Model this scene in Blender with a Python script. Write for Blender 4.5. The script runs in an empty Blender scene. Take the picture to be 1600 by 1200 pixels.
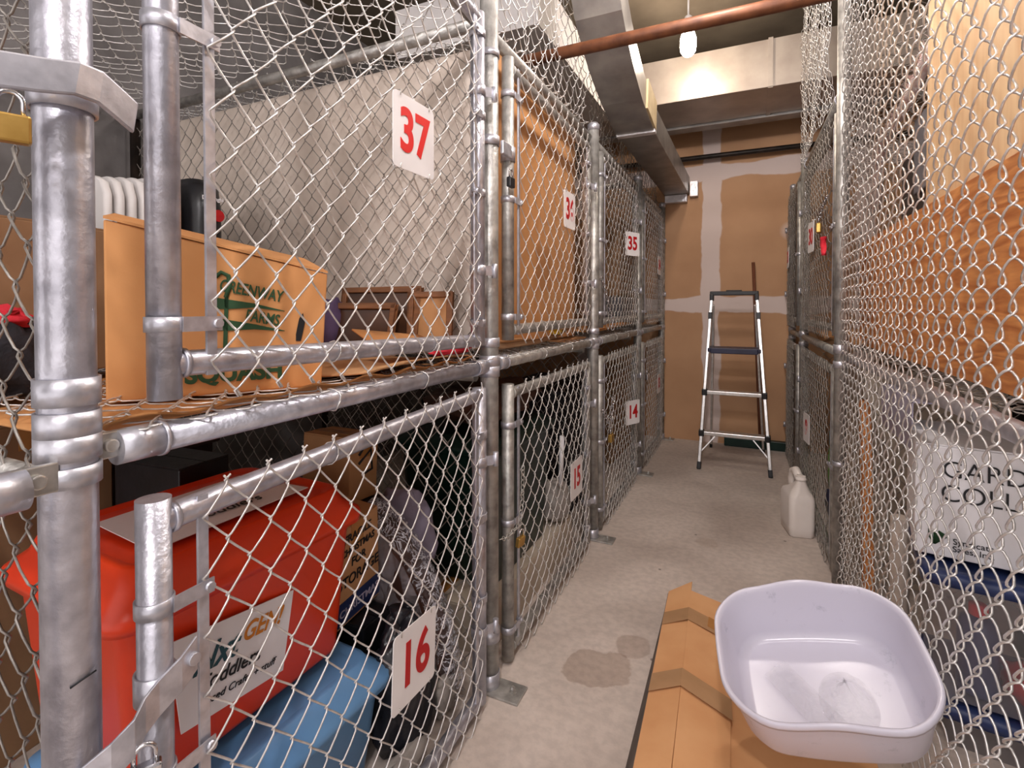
import bpy, bmesh, math, random
from math import sin, cos, pi, radians as R
from mathutils import Vector, Matrix, noise
random.seed(7)
scn = bpy.context.scene
col = scn.collection

# ------------------------------------------------------------------ camera
cam_d = bpy.data.cameras.new('camera'); cam = bpy.data.objects.new('camera', cam_d); col.objects.link(cam)
cam.location = (0, 0, 1.26)
cam.rotation_euler = (R(89), 0, R(25.1))
cam_d.sensor_width = 36; cam_d.lens = 18; cam_d.shift_y = -0.0663
cam_d.clip_start = 0.02
scn.camera = cam
# ------------------------------------------------------------------ world, exposure
w = bpy.data.worlds.new('world'); scn.world = w; w.use_nodes = True
bg = w.node_tree.nodes['Background']; bg.inputs[0].default_value = (1.0, 0.93, 0.92, 1); bg.inputs[1].default_value = 1.7
scn.view_settings.view_transform = 'Standard'; scn.view_settings.look = 'None'
scn.view_settings.exposure = 0.0; scn.view_settings.gamma = 1; scn.view_settings.use_curve_mapping = False
BULBS = [(-.385, 3.5, 2.93, 26, (1.0, .84, .68)), (-.12, .85, 2.75, 46, (1.0, .94, .94)), (.0, -.75, 2.7, 120, (1.0, .94, .94)), (-.12, 2.0, 2.8, 62, (1.0, .90, .84))]   # x, y, z of each bulb, last one an added unseen fill, and its strength
BULB_COL = (1.0, 0.9, 0.82)

# ------------------------------------------------------------------ materials
def srgb(c):
    if isinstance(c, str): c = [int(c[i:i+2], 16)/255 for i in (0, 2, 4)]
    return tuple((x/12.92 if x <= .04045 else ((x+.055)/1.055)**2.4) for x in c[:3]) + (1,)
def newmat(name):
    m = bpy.data.materials.new(name); m.use_nodes = True
    return m, m.node_tree.nodes, m.node_tree.links, m.node_tree.nodes['Principled BSDF']
def mat(name, c1, c2=None, scale=8, rough=.6, metal=0, bump=0, bscale=None, stretch=(1,1,1), detail=5, lo=.35, hi=.65, trans=0, alpha=1, ior=1.45, sub=0):
    m, n, l, b = newmat(name)
    b.inputs['Roughness'].default_value = rough; b.inputs['Metallic'].default_value = metal
    b.inputs['Transmission Weight'].default_value = trans; b.inputs['Alpha'].default_value = alpha; b.inputs['IOR'].default_value = ior
    if sub: b.inputs['Subsurface Weight'].default_value = sub
    if c2 is None and not bump:
        b.inputs['Base Color'].default_value = srgb(c1); return m
    tc = n.new('ShaderNodeTexCoord'); mp = n.new('ShaderNodeMapping'); mp.inputs['Scale'].default_value = stretch
    l.new(tc.outputs['Object'], mp.inputs[0])
    nz = n.new('ShaderNodeTexNoise'); nz.inputs['Scale'].default_value = scale; nz.inputs['Detail'].default_value = detail
    l.new(mp.outputs[0], nz.inputs[0])
    r = n.new('ShaderNodeValToRGB'); r.color_ramp.elements[0].position = lo; r.color_ramp.elements[1].position = hi
    r.color_ramp.elements[0].color = srgb(c1); r.color_ramp.elements[1].color = srgb(c2 or c1)
    l.new(nz.outputs[0], r.inputs[0]); l.new(r.outputs[0], b.inputs['Base Color'])
    if bump:
        n2 = n.new('ShaderNodeTexNoise'); n2.inputs['Scale'].default_value = bscale or scale*4; n2.inputs['Detail'].default_value = 4
        l.new(mp.outputs[0], n2.inputs[0])
        bp = n.new('ShaderNodeBump'); bp.inputs['Strength'].default_value = bump; bp.inputs['Distance'].default_value = .01
        l.new(n2.outputs[0], bp.inputs['Height']); l.new(bp.outputs[0], b.inputs['Normal'])
    return m
def woodmat(name, c1, c2, scale=6, axis='Y', rough=.55, dist=6):
    m, n, l, b = newmat(name); b.inputs['Roughness'].default_value = rough
    tc = n.new('ShaderNodeTexCoord'); mp = n.new('ShaderNodeMapping')
    st = {'Y': (1, .12, 1), 'Z': (1, 1, .12), 'X': (.12, 1, 1)}[axis]; mp.inputs['Scale'].default_value = st
    l.new(tc.outputs['Object'], mp.inputs[0])
    nz = n.new('ShaderNodeTexNoise'); nz.inputs['Scale'].default_value = scale; nz.inputs['Detail'].default_value = 3; nz.inputs['Distortion'].default_value = .6
    l.new(mp.outputs[0], nz.inputs[0])
    mul = n.new('ShaderNodeMath'); mul.operation = 'MULTIPLY'; mul.inputs[1].default_value = dist
    l.new(nz.outputs[0], mul.inputs[0])
    fr = n.new('ShaderNodeMath'); fr.operation = 'FRACT'; l.new(mul.outputs[0], fr.inputs[0])
    r = n.new('ShaderNodeValToRGB'); r.color_ramp.elements[0].color = srgb(c1); r.color_ramp.elements[1].color = srgb(c2)
    r.color_ramp.elements[0].position = 0; r.color_ramp.elements[1].position = .7
    e = r.color_ramp.elements.new(1.0); e.color = srgb(c1)
    l.new(fr.outputs[0], r.inputs[0])
    n2 = n.new('ShaderNodeTexNoise'); n2.inputs['Scale'].default_value = scale*14; l.new(mp.outputs[0], n2.inputs[0])
    mx = n.new('ShaderNodeMix'); mx.data_type = 'RGBA'; mx.inputs[0].default_value = .35
    r2 = n.new('ShaderNodeValToRGB'); r2.color_ramp.elements[0].color = srgb(c1); r2.color_ramp.elements[1].color = srgb(c2)
    r2.color_ramp.elements[0].position = .35; r2.color_ramp.elements[1].position = .65
    l.new(n2.outputs[0], r2.inputs[0]); l.new(r.outputs[0], mx.inputs[6]); l.new(r2.outputs[0], mx.inputs[7])
    l.new(mx.outputs[2], b.inputs['Base Color'])
    return m
G = {}
G['galv'] = mat('galvanized_pipe', 'a5a4ad', 'cfcfd8', 30, .36, .72, .12, 90, lo=.3, hi=.7)
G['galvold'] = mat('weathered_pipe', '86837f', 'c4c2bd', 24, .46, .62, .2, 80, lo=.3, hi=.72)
G['band'] = mat('clamp_steel', 'b3b3bb', 'cfcfd7', 40, .38, .7, .05, 120)
G['wire'] = mat('mesh_wire', 'c8c4c0', 'e2dfdc', 60, .36, .6)
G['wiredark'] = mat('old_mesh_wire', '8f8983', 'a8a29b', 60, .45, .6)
G['bolt'] = mat('bolt_zinc', 'b9b7b2', 'd5d2cc', 60, .35, .8)
G['duct'] = mat('sheet_metal', '9c9086', 'b0a59a', 5, .38, .5, .03, 20)
G['ductdark'] = mat('spangled_sheet_metal', '8b8784', 'a9a5a0', 7, .36, .6, .04, 30)
G['foil'] = mat('duct_tape', 'cfcccf', 'efedf0', 14, .35, .3, .3, 60)
G['ceil'] = mat('ceiling_concrete', '5f5548', '74695a', 3, .9, 0, .1)
G['conc'] = mat('wall_concrete', '5f5b5a', '777372', 4, .9, 0, .15, 30)
G['card'] = mat('cardboard_orange', 'c88a52', 'd59a62', 4, .75, 0, .05, 60, stretch=(1,1,1))
G['cardB'] = mat('cardboard_tan', 'b98a5e', 'c99a6c', 5, .8, 0, .05, 60)
G['cardC'] = mat('cardboard_floor', 'd39a68', 'dfaa78', 5, .7, 0, .04, 40)
G['cardD'] = mat('cardboard_dull', '8c6a4c', '9c7857', 5, .8, 0, .05, 60)
G['cardedge'] = mat('cardboard_edge', '8d5f3a', 'b0815a', 60, .9, 0, .6, 160, stretch=(1,1,4))
G['tape'] = mat('packing_tape', 'a87440', 'b9834c', 9, .25)
G['tapeclear'] = mat('clear_tape', 'a9845f', 'b8906a', 9, .22)
G['red'] = mat('red_plastic', 'e03c1a', 'ea461e', 3, .32, 0, .02)
G['blue'] = mat('light_blue_plastic', '5f8fc0', '6f9fcc', 4, .4, 0, .25, 8)
G['navy'] = mat('navy_plastic', '1f2c55', '2b3a66', 5, .35)
G['white'] = mat('white_plastic', 'e9e6f0', 'f1eef5', 3, .28)
G['paper'] = mat('white_paper', 'e3e0e2', 'eeecef', 3, .7)
G['sign'] = mat('sign_plate', 'dedada', 'ebe8e8', 5, .45)
G['redink'] = mat('red_ink', 'd8201c', None, rough=.5)
G['redink2'] = mat('dull_red_ink', 'b5161c', None, rough=.5)
G['green'] = mat('green_ink', '274a2c', None, rough=.7)
G['black'] = mat('black_ink', '16161a', None, rough=.6)
G['orangeink'] = mat('orange_ink', 'c87a24', None, rough=.6)
G['tealink'] = mat('teal_ink', '1f4a55', None, rough=.6)
G['blackpl'] = mat('black_plastic', '141416', '202024', 8, .35, 0, .1)
G['bag'] = mat('black_bag', '141417', '24242a', 6, .28, 0, .9, 14)
G['fabric'] = mat('black_fabric', '1b1a1e', '2c2a30', 30, .85, 0, .4, 60)
G['greyfab'] = mat('grey_lavender_fabric', '7d7484', '928999', 6, .8, 0, .5, 24)
G['redfab'] = mat('red_fabric', 'd02030', 'e03545', 6, .8, 0, .4, 24)
G['brown'] = mat('dark_brown_upholstery', '3a231a', '553528', 5, .5, 0, .3, 20)
G['frame'] = woodmat('frame_wood', '6e4426', '8b5a34', 10, 'X')
G['framedark'] = mat('picture_dark', '3a2418', '5a3a26', 6, .3)
G['darkwood'] = woodmat('dark_wood', '2a1a16', '3d2820', 8, 'Y')
G['pine'] = woodmat('pale_plywood', 'e0b484', 'f2d0a2', 3, 'Z', dist=5)
G['orangewood'] = woodmat('orange_fir_board', 'b5662c', 'e9a05c', 7, 'Y', dist=12)
G['ochre'] = woodmat('ochre_hardboard', 'b9834f', 'c79260', 3, 'Z', dist=3)
G['beige'] = mat('beige_panel', 'cbbdb0', 'd6c9bd', 2.5, .75, 0, .03)
G['palewall'] = mat('pale_board', 'b9aa98', 'c9bba9', 3, .8)
G['dkgreen'] = mat('dark_green_plastic', '0a221d', '102e27', 6, .4, 0, .1)
G['brass'] = mat('brass', 'b08a45', 'c9a25a', 30, .35, .8)
G['chrome'] = mat('chrome', 'c8c8cc', 'e0e0e4', 30, .18, 1)
G['alu'] = mat('ladder_aluminium', 'c4c2c0', 'dad8d6', 30, .3, .75)
G['rust'] = mat('rust_brown_pipe', '54311f', '774a30', 14, .5, .2, .1, 60)
G['ironpipe'] = mat('black_iron_pipe', '1d1815', '352b25', 14, .5, .4)
G['jug'] = mat('jug_plastic', 'e2d9d2', 'ece4de', 5, .45, 0, .03, sub=.0)
G['heater'] = mat('heater_enamel', 'cfcbc9', 'dcd8d6', 5, .4)
G['garland'] = mat('pink_white_fluff', 'd9b6b0', 'f0e8e4', 40, .8, 0, .3, 60)
G['purple'] = mat('purple_fabric', '4b3a58', '5d4a6c', 10, .8, 0, .2)
G['rope'] = mat('cream_rope', 'b9a98c', 'd9cbb0', 50, .8, 0, .6, 120)
G['stick'] = woodmat('brown_stick', '5a3424', '7a4a34', 9, 'Z')
G['yellow'] = mat('yellow_plastic', 'd8b01e', 'e5c030', 8, .4)
G['lime'] = mat('lime_green_plastic', '6fae4a', '8ac862', 8, .4)
G['cyan'] = mat('pale_cyan_plastic', '7fb8c8', '97cbd8', 8, .4)
G['greycloth'] = mat('grey_cloth', '8c857f', 'a39c95', 6, .8, 0, .5, 20)
G['lavender'] = mat('lavender_sheet', 'a9a3b8', 'bab4c6', 6, .6)
G['deskgrey'] = mat('grey_case', '6a686c', '78767a', 6, .5)
def clear(name, c, rough=.12, alpha=.3, bump=0):
    m, n, l, b = newmat(name)
    b.inputs['Base Color'].default_value = srgb(c); b.inputs['Roughness'].default_value = rough; b.inputs['Alpha'].default_value = alpha
    b.inputs['Specular IOR Level'].default_value = 1.0
    if bump:
        tc = n.new('ShaderNodeTexCoord'); x = n.new('ShaderNodeTexNoise'); x.inputs['Scale'].default_value = bump; x.inputs['Detail'].default_value = 3; x.inputs['Distortion'].default_value = 1.5
        bp = n.new('ShaderNodeBump'); bp.inputs['Strength'].default_value = 1; bp.inputs['Distance'].default_value = .03
        l.new(tc.outputs['Object'], x.inputs[0]); l.new(x.outputs[0], bp.inputs['Height']); l.new(bp.outputs[0], b.inputs['Normal'])
        b.inputs['Coat Weight'].default_value = .6; b.inputs['Coat Roughness'].default_value = .05; l.new(bp.outputs[0], b.inputs['Coat Normal'])
    return m
G['clear'] = clear('clear_plastic', 'd8d4da', .15, .28)
G['film'] = clear('plastic_film', 'e8e6ee', .08, .25, 22)
def paint_glints(m, sc):  # opaque white ridges painted in as glints on the film
    n, l = m.node_tree.nodes, m.node_tree.links; b = n['Principled BSDF']
    tc = n.new('ShaderNodeTexCoord'); x = n.new('ShaderNodeTexNoise'); x.inputs['Scale'].default_value = sc; x.inputs['Detail'].default_value = 4; x.inputs['Distortion'].default_value = 2.5
    a = n.new('ShaderNodeMath'); a.operation = 'SUBTRACT'; a.inputs[1].default_value = .5; c = n.new('ShaderNodeMath'); c.operation = 'ABSOLUTE'
    mr = n.new('ShaderNodeMapRange'); mr.inputs[1].default_value = 0; mr.inputs[2].default_value = .05; mr.inputs[3].default_value = .85; mr.inputs[4].default_value = .06
    l.new(tc.outputs['Object'], x.inputs[0]); l.new(x.outputs[0], a.inputs[0]); l.new(a.outputs[0], c.inputs[0]); l.new(c.outputs[0], mr.inputs[0]); l.new(mr.outputs[0], b.inputs['Alpha'])
G['film2'] = clear('crinkled_film_glints', 'f0eef5', .1, .25, 30); paint_glints(G['film2'], 16)
m, n, l, b = newmat('bulb_glow'); b.inputs['Emission Color'].default_value = BULB_COL + (1,); b.inputs['Base Color'].default_value = (1,1,1,1)
G['bulb1'] = m

# floor: grey concrete with its own stains
def floor_mat():
    m, n, l, b = newmat('floor_concrete'); b.inputs['Roughness'].default_value = .72
    g = n.new('ShaderNodeNewGeometry')
    def nz(s, d=6, dist=0):
        x = n.new('ShaderNodeTexNoise'); x.inputs['Scale'].default_value = s; x.inputs['Detail'].default_value = d; x.inputs['Distortion'].default_value = dist
        l.new(g.outputs['Position'], x.inputs[0]); return x
    r = n.new('ShaderNodeValToRGB'); r.color_ramp.elements[0].color = srgb('b3a59b'); r.color_ramp.elements[1].color = srgb('dccfc5')
    r.color_ramp.elements[0].position = .3; r.color_ramp.elements[1].position = .7
    l.new(nz(1.7, 8, .5).outputs[0], r.inputs[0])
    r2 = n.new('ShaderNodeValToRGB'); r2.color_ramp.elements[0].color = (.72,.72,.72,1); r2.color_ramp.elements[1].color = (1.1,1.1,1.1,1)
    r2.color_ramp.elements[0].position = .38; r2.color_ramp.elements[1].position = .6
    l.new(nz(34, 6).outputs[0], r2.inputs[0])
    mx = n.new('ShaderNodeMix'); mx.data_type = 'RGBA'; mx.blend_type = 'MULTIPLY'; mx.inputs[0].default_value = .35
    l.new(r.outputs[0], mx.inputs[6]); l.new(r2.outputs[0], mx.inputs[7])
    # damp patch
    def patch(c, rad, amt, colr, prev):
        vm = n.new('ShaderNodeVectorMath'); vm.operation = 'DISTANCE'; vm.inputs[1].default_value = c
        l.new(g.outputs['Position'], vm.inputs[0])
        ad = n.new('ShaderNodeMath'); ad.operation = 'MULTIPLY_ADD'; ad.inputs[1].default_value = rad*1.6; ad.inputs[2].default_value = -rad*.8
        l.new(nz(7, 4).outputs[0], ad.inputs[0])
        s = n.new('ShaderNodeMath'); s.operation = 'ADD'; l.new(vm.outputs['Value'], s.inputs[0]); l.new(ad.outputs[0], s.inputs[1])
        lt = n.new('ShaderNodeMapRange'); lt.inputs[1].default_value = rad; lt.inputs[2].default_value = rad+.008; lt.inputs[3].default_value = amt; lt.inputs[4].default_value = 0
        l.new(s.outputs[0], lt.inputs[0])
        q = n.new('ShaderNodeMix'); q.data_type = 'RGBA'; q.blend_type = 'MULTIPLY'
        l.new(lt.outputs[0], q.inputs[0]); l.new(prev, q.inputs[6]); q.inputs[7].default_value = srgb(colr)
        return q.outputs[2]
    o = patch((-.49, 1.72, 0), .11, .8, 'd8cfc8', mx.outputs[2])
    o = patch((-.40, 1.9, 0), .06, .7, 'd8cfc8', o)
    o = patch((-.2, 2.9, 0), .05, .5, 'e8e0d8', o)
    # specks
    vr = n.new('ShaderNodeTexVoronoi'); vr.inputs['Scale'].default_value = 5; l.new(g.outputs['Position'], vr.inputs[0])
    sp = n.new('ShaderNodeMapRange'); sp.inputs[1].default_value = .03; sp.inputs[2].default_value = .045; sp.inputs[3].default_value = .7; sp.inputs[4].default_value = 0
    l.new(vr.outputs['Distance'], sp.inputs[0])
    q = n.new('ShaderNodeMix'); q.data_type = 'RGBA'; q.blend_type = 'MULTIPLY'; l.new(sp.outputs[0], q.inputs[0]); l.new(o, q.inputs[6]); q.inputs[7].default_value = srgb('7a7068')
    l.new(q.outputs[2], b.inputs['Base Color'])
    bp = n.new('ShaderNodeBump'); bp.inputs['Strength'].default_value = .25; bp.inputs['Distance'].default_value = .004
    l.new(nz(60, 4).outputs[0], bp.inputs['Height']); l.new(bp.outputs[0], b.inputs['Normal'])
    return m
G['floor'] = floor_mat()

# end wall: brown drywall with troweled joint compound bands
def drywall_mat():
    m, n, l, b = newmat('drywall_with_joint_compound'); b.inputs['Roughness'].default_value = .85
    g = n.new('ShaderNodeNewGeometry'); sx = n.new('ShaderNodeSeparateXYZ'); l.new(g.outputs['Position'], sx.inputs[0])
    nz = n.new('ShaderNodeTexNoise'); nz.inputs['Scale'].default_value = 3.2; nz.inputs['Detail'].default_value = 3; l.new(g.outputs['Position'], nz.inputs[0])
    wob = n.new('ShaderNodeMath'); wob.operation = 'MULTIPLY_ADD'; wob.inputs[1].default_value = .10; wob.inputs[2].default_value = -.05; l.new(nz.outputs[0], wob.inputs[0])
    def band(out, c, hw):
        a = n.new('ShaderNodeMath'); a.operation = 'SUBTRACT'; l.new(sx.outputs[out], a.inputs[0]); a.inputs[1].default_value = c
        ab = n.new('ShaderNodeMath'); ab.operation = 'ABSOLUTE'; l.new(a.outputs[0], ab.inputs[0])
        ad = n.new('ShaderNodeMath'); ad.operation = 'ADD'; l.new(ab.outputs[0], ad.inputs[0]); l.new(wob.outputs[0], ad.inputs[1])
        mr = n.new('ShaderNodeMapRange'); mr.inputs[1].default_value = hw-.006; mr.inputs[2].default_value = hw+.006; mr.inputs[3].default_value = 1; mr.inputs[4].default_value = 0
        l.new(ad.outputs[0], mr.inputs[0]); return mr.outputs[0]
    outs = [band('X', -.345, .075), band('X', .86, .075), band('X', -1.56, .075), band('Z', 1.285, .07), band('Z', 2.51, .07)]
    # round patch near right post
    vm = n.new('ShaderNodeVectorMath'); vm.operation = 'DISTANCE'; vm.inputs[1].default_value = (.30, 5.1, 1.93); l.new(g.outputs['Position'], vm.inputs[0])
    mr = n.new('ShaderNodeMapRange'); mr.inputs[1].default_value = .05; mr.inputs[2].default_value = .09; mr.inputs[3].default_value = .55; mr.inputs[4].default_value = 0
    l.new(vm.outputs['Value'], mr.inputs[0]); outs.append(mr.outputs[0])
    cur = outs[0]
    for o in outs[1:]:
        mxx = n.new('ShaderNodeMath'); mxx.operation = 'MAXIMUM'; l.new(cur, mxx.inputs[0]); l.new(o, mxx.inputs[1]); cur = mxx.outputs[0]
    r = n.new('ShaderNodeValToRGB'); r.color_ramp.elements[0].color = srgb('b08765'); r.color_ramp.elements[1].color = srgb('c0967275'[:6])
    n3 = n.new('ShaderNodeTexNoise'); n3.inputs['Scale'].default_value = 2; n3.inputs['Detail'].default_value = 6; l.new(g.outputs['Position'], n3.inputs[0]); l.new(n3.outputs[0], r.inputs[0])
    r.color_ramp.elements[0].position = .35; r.color_ramp.elements[1].position = .65
    r4 = n.new('ShaderNodeValToRGB'); r4.color_ramp.elements[0].color = srgb('cdbab3'); r4.color_ramp.elements[1].color = srgb('ddccc5'); l.new(n3.outputs[0], r4.inputs[0])
    mx = n.new('ShaderNodeMix'); mx.data_type = 'RGBA'; l.new(cur, mx.inputs[0]); l.new(r.outputs[0], mx.inputs[6]); l.new(r4.outputs[0], mx.inputs[7])
    l.new(mx.outputs[2], b.inputs['Base Color'])
    return m
G['drywall'] = drywall_mat()

# tub: white with scuffs
def tub_mat():
    m, n, l, b = newmat('tub_plastic'); b.inputs['Roughness'].default_value = .25
    tc = n.new('ShaderNodeTexCoord')
    a = n.new('ShaderNodeTexNoise'); a.inputs['Scale'].default_value = 9; a.inputs['Detail'].default_value = 10; a.inputs['Roughness'].default_value = .75; l.new(tc.outputs['Object'], a.inputs[0])
    r = n.new('ShaderNodeValToRGB'); r.color_ramp.elements[0].position = .28; r.color_ramp.elements[1].position = .40
    r.color_ramp.elements[0].color = srgb('a9a9b6'); r.color_ramp.elements[1].color = srgb('cfccd9')
    l.new(a.outputs[0], r.inputs[0])
    l.new(r.outputs[0], b.inputs['Base Color']); return m
G['tub'] = tub_mat()

# ------------------------------------------------------------------ mesh helpers
WM = {}
class MB:
    def __init__(s): s.v = []; s.f = []; s.sm = []
    def add(s, vs, fs, smooth=False):
        o = len(s.v); s.v += [Vector(p) for p in vs]; s.f += [tuple(i+o for i in f) for f in fs]; s.sm += [smooth]*len(fs); return s
    def box(s, c, d, rot=None):
        x, y, z = d[0]/2, d[1]/2, d[2]/2
        P = [Vector((i*x, j*y, k*z)) for i in (-1,1) for j in (-1,1) for k in (-1,1)]
        if rot is not None: P = [rot @ p for p in P]
        return s.add([p+Vector(c) for p in P], [(0,1,3,2),(4,6,7,5),(0,4,5,1),(2,3,7,6),(0,2,6,4),(1,5,7,3)])
    def hexa(s, P):   # 8 points: bottom 4 then top 4
        return s.add(P, [(3,2,1,0),(4,5,6,7),(0,1,5,4),(1,2,6,5),(2,3,7,6),(3,0,4,7)])
    def cyl(s, a, b, r, n=20, r2=None, caps=True, smooth=True):
        a, b = Vector(a), Vector(b); r2 = r if r2 is None else r2
        d = (b-a).normalized(); u = d.orthogonal().normalized(); v = d.cross(u)
        A = [a+(u*cos(2*pi*i/n)+v*sin(2*pi*i/n))*r for i in range(n)]; B = [b+(u*cos(2*pi*i/n)+v*sin(2*pi*i/n))*r2 for i in range(n)]
        s.add(A+B, [(i, (i+1) % n, (i+1) % n+n, i+n) for i in range(n)], smooth)
        if caps: s.add(A, [tuple(range(n))[::-1]]); s.add(B, [tuple(range(n))])
        return s
    def tube(s, pts, r, n=6, closed=False, smooth=True, caps=True):
        pts = [Vector(p) for p in pts]; N = len(pts); vs = []
        rr = r if isinstance(r, (list, tuple)) else [r]*N
        up = None
        for i, p in enumerate(pts):
            if closed: t = pts[(i+1) % N]-pts[i-1]
            else: t = pts[min(i+1, N-1)]-pts[max(i-1, 0)]
            t.normalize()
            if up is None: up = t.orthogonal().normalized()
            up = (up-t*up.dot(t)); up = up.normalized() if up.length > 1e-6 else t.orthogonal().normalized()
            v = t.cross(up)
            vs += [p+(up*cos(2*pi*k/n)+v*sin(2*pi*k/n))*rr[i] for k in range(n)]
        fs = []
        for i in range(N if closed else N-1):
            j = (i+1) % N
            fs += [(i*n+k, i*n+(k+1) % n, j*n+(k+1) % n, j*n+k) for k in range(n)]
        if not closed and caps: fs += [tuple(range(n))[::-1], tuple((N-1)*n+k for k in range(n))]
        return s.add(vs, fs, smooth)
    def strap(s, pts, wdir, wid, th):   # flat bent strip
        pts = [Vector(p) for p in pts]; wd = Vector(wdir).normalized()*wid/2; vs = []; N = len(pts)
        for i, p in enumerate(pts):
            t = (pts[min(i+1, N-1)]-pts[max(i-1, 0)]).normalized(); nn = t.cross(wd).normalized()*th/2
            vs += [p-wd-nn, p+wd-nn, p+wd+nn, p-wd+nn]
        fs = []
        for i in range(N-1): fs += [(i*4+k, i*4+(k+1) % 4, (i+1)*4+(k+1) % 4, (i+1)*4+k) for k in range(4)]
        fs += [(3,2,1,0), tuple((N-1)*4+k for k in range(4))]
        return s.add(vs, fs)
    def ring(s, c, axis, r, h, th=.003, n=24):   # band round a pipe
        c = Vector(c); ax = Vector(axis).normalized(); u = ax.orthogonal().normalized(); v = ax.cross(u)
        P = []
        for (rr, hh) in ((r, -h/2), (r+th, -h/2), (r+th, h/2), (r, h/2)):
            P += [c+ax*hh+(u*cos(2*pi*i/n)+v*sin(2*pi*i/n))*rr for i in range(n)]
        fs = []
        for q in range(4):
            for i in range(n): fs.append((q*n+i, q*n+(i+1) % n, ((q+1) % 4)*n+(i+1) % n, ((q+1) % 4)*n+i))
        return s.add(P, fs, True)
    def lathe(s, prof, c=(0,0,0), n=24, smooth=True):
        c = Vector(c); vs = []
        for (r, z) in prof: vs += [c+Vector((r*cos(2*pi*i/n), r*sin(2*pi*i/n), z)) for i in range(n)]
        fs = []
        for q in range(len(prof)-1): fs += [(q*n+i, q*n+(i+1) % n, (q+1)*n+(i+1) % n, (q+1)*n+i) for i in range(n)]
        fs += [tuple(range(n))[::-1], tuple((len(prof)-1)*n+i for i in range(n))]
        return s.add(vs, fs, smooth)
    def grid(s, fn, nu, nv, smooth=True, wrapu=False):
        vs = [fn(i/nu, j/nv) for j in range(nv+1) for i in range(nu+1)]
        return s.add(vs, [(j*(nu+1)+i, j*(nu+1)+i+1, (j+1)*(nu+1)+i+1, (j+1)*(nu+1)+i) for j in range(nv) for i in range(nu)], smooth)
    def rrloft(s, prof, n=32, c=(0,0,0), capb=True, capt=True, smooth=True):  # prof: (hx, hy, corner radius, z, cx, cy)
        vs = []; n4 = n//4
        for pr in prof:
            hx, hy, rc, z = pr[:4]; cx, cy = (pr[4], pr[5]) if len(pr) > 4 else (0, 0)
            for q, (sx, sy) in enumerate(((1,1), (-1,1), (-1,-1), (1,-1))):
                for k in range(n4):
                    a = q*pi/2+k/(n4-1)*pi/2
                    vs.append(Vector((c[0]+cx+sx*(hx-rc)+rc*cos(a), c[1]+cy+sy*(hy-rc)+rc*sin(a), c[2]+z)))
        m = n4*4; fs = []
        for q in range(len(prof)-1): fs += [(q*m+i, q*m+(i+1) % m, (q+1)*m+(i+1) % m, (q+1)*m+i) for i in range(m)]
        s.add(vs, fs, smooth)
        if capb: s.add(vs[:m], [tuple(range(m))[::-1]])
        if capt: s.add(vs[-m:], [tuple(range(m))])
        return s
    def blob(s, c, rad, amp=.15, fr=2.0, seed=0, nu=28, nv=18, flat=None):
        c = Vector(c)
        def fn(a, b):
            th, ph = a*2*pi, (b-.5)*pi
            d = Vector((cos(ph)*cos(th), cos(ph)*sin(th), sin(ph)))
            k = 1+amp*noise.noise(d*fr+Vector((seed*3.1, seed*1.7, seed)))+amp*.5*noise.noise(d*fr*2.7+Vector((seed, 5, seed)))
            # square it up a little
            p = Vector([math.copysign(abs(x)**.8, x) for x in d])
            q = Vector((p.x*rad[0]*k, p.y*rad[1]*k, p.z*rad[2]*k))
            if flat is not None and q.z < flat: q.z = flat
            return c+q
        return s.grid(fn, nu, nv)
    def build(s, name, m, parent=None, local=False, bevel=0, thick=0, sub=0):
        me = bpy.data.meshes.new(name)
        vs = s.v
        if parent is not None and not local:
            inv = WM[parent.name].inverted(); vs = [inv @ p for p in vs]
        me.from_pydata([tuple(p) for p in vs], [], s.f)
        me.polygons.foreach_set('use_smooth', s.sm)
        me.materials.append(m); me.validate(); me.update()
        if len(s.f) < 60000:
            bm = bmesh.new(); bm.from_mesh(me); bmesh.ops.remove_doubles(bm, verts=bm.verts, dist=1e-5); bmesh.ops.recalc_face_normals(bm, faces=bm.faces); bm.to_mesh(me); bm.free()
        o = bpy.data.objects.new(name, me); col.objects.link(o)
        if parent is not None:
            o.parent = parent; WM[o.name] = WM[parent.name].copy()
        else: WM[o.name] = Matrix.Identity(4)
        if bevel:
            md = o.modifiers.new('bevel', 'BEVEL'); md.width = bevel; md.segments = 2; md.limit_method = 'ANGLE'; md.angle_limit = R(40)
        if thick:
            md = o.modifiers.new('solid', 'SOLIDIFY'); md.thickness = thick
        if sub:
            md = o.modifiers.new('sub', 'SUBSURF'); md.levels = sub; md.render_levels = sub
        return o
def tag(o, label=None, cat=None, group=None, kind=None):
    if label: o['label'] = label
    if cat: o['category'] = cat
    if group: o['group'] = group
    if kind: o['kind'] = kind
    return o
def thing(name, label, cat, loc=(0,0,0), rz=0, group=None, rot=None):
    o = bpy.data.objects.new(name, None); col.objects.link(o); o.empty_display_size = .05
    e = rot if rot else (0, 0, rz)
    o.location = loc; o.rotation_euler = e
    from mathutils import Euler
    WM[o.name] = Matrix.Translation(Vector(loc)) @ Euler(e).to_matrix().to_4x4()
    return tag(o, label, cat, group)
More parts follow.
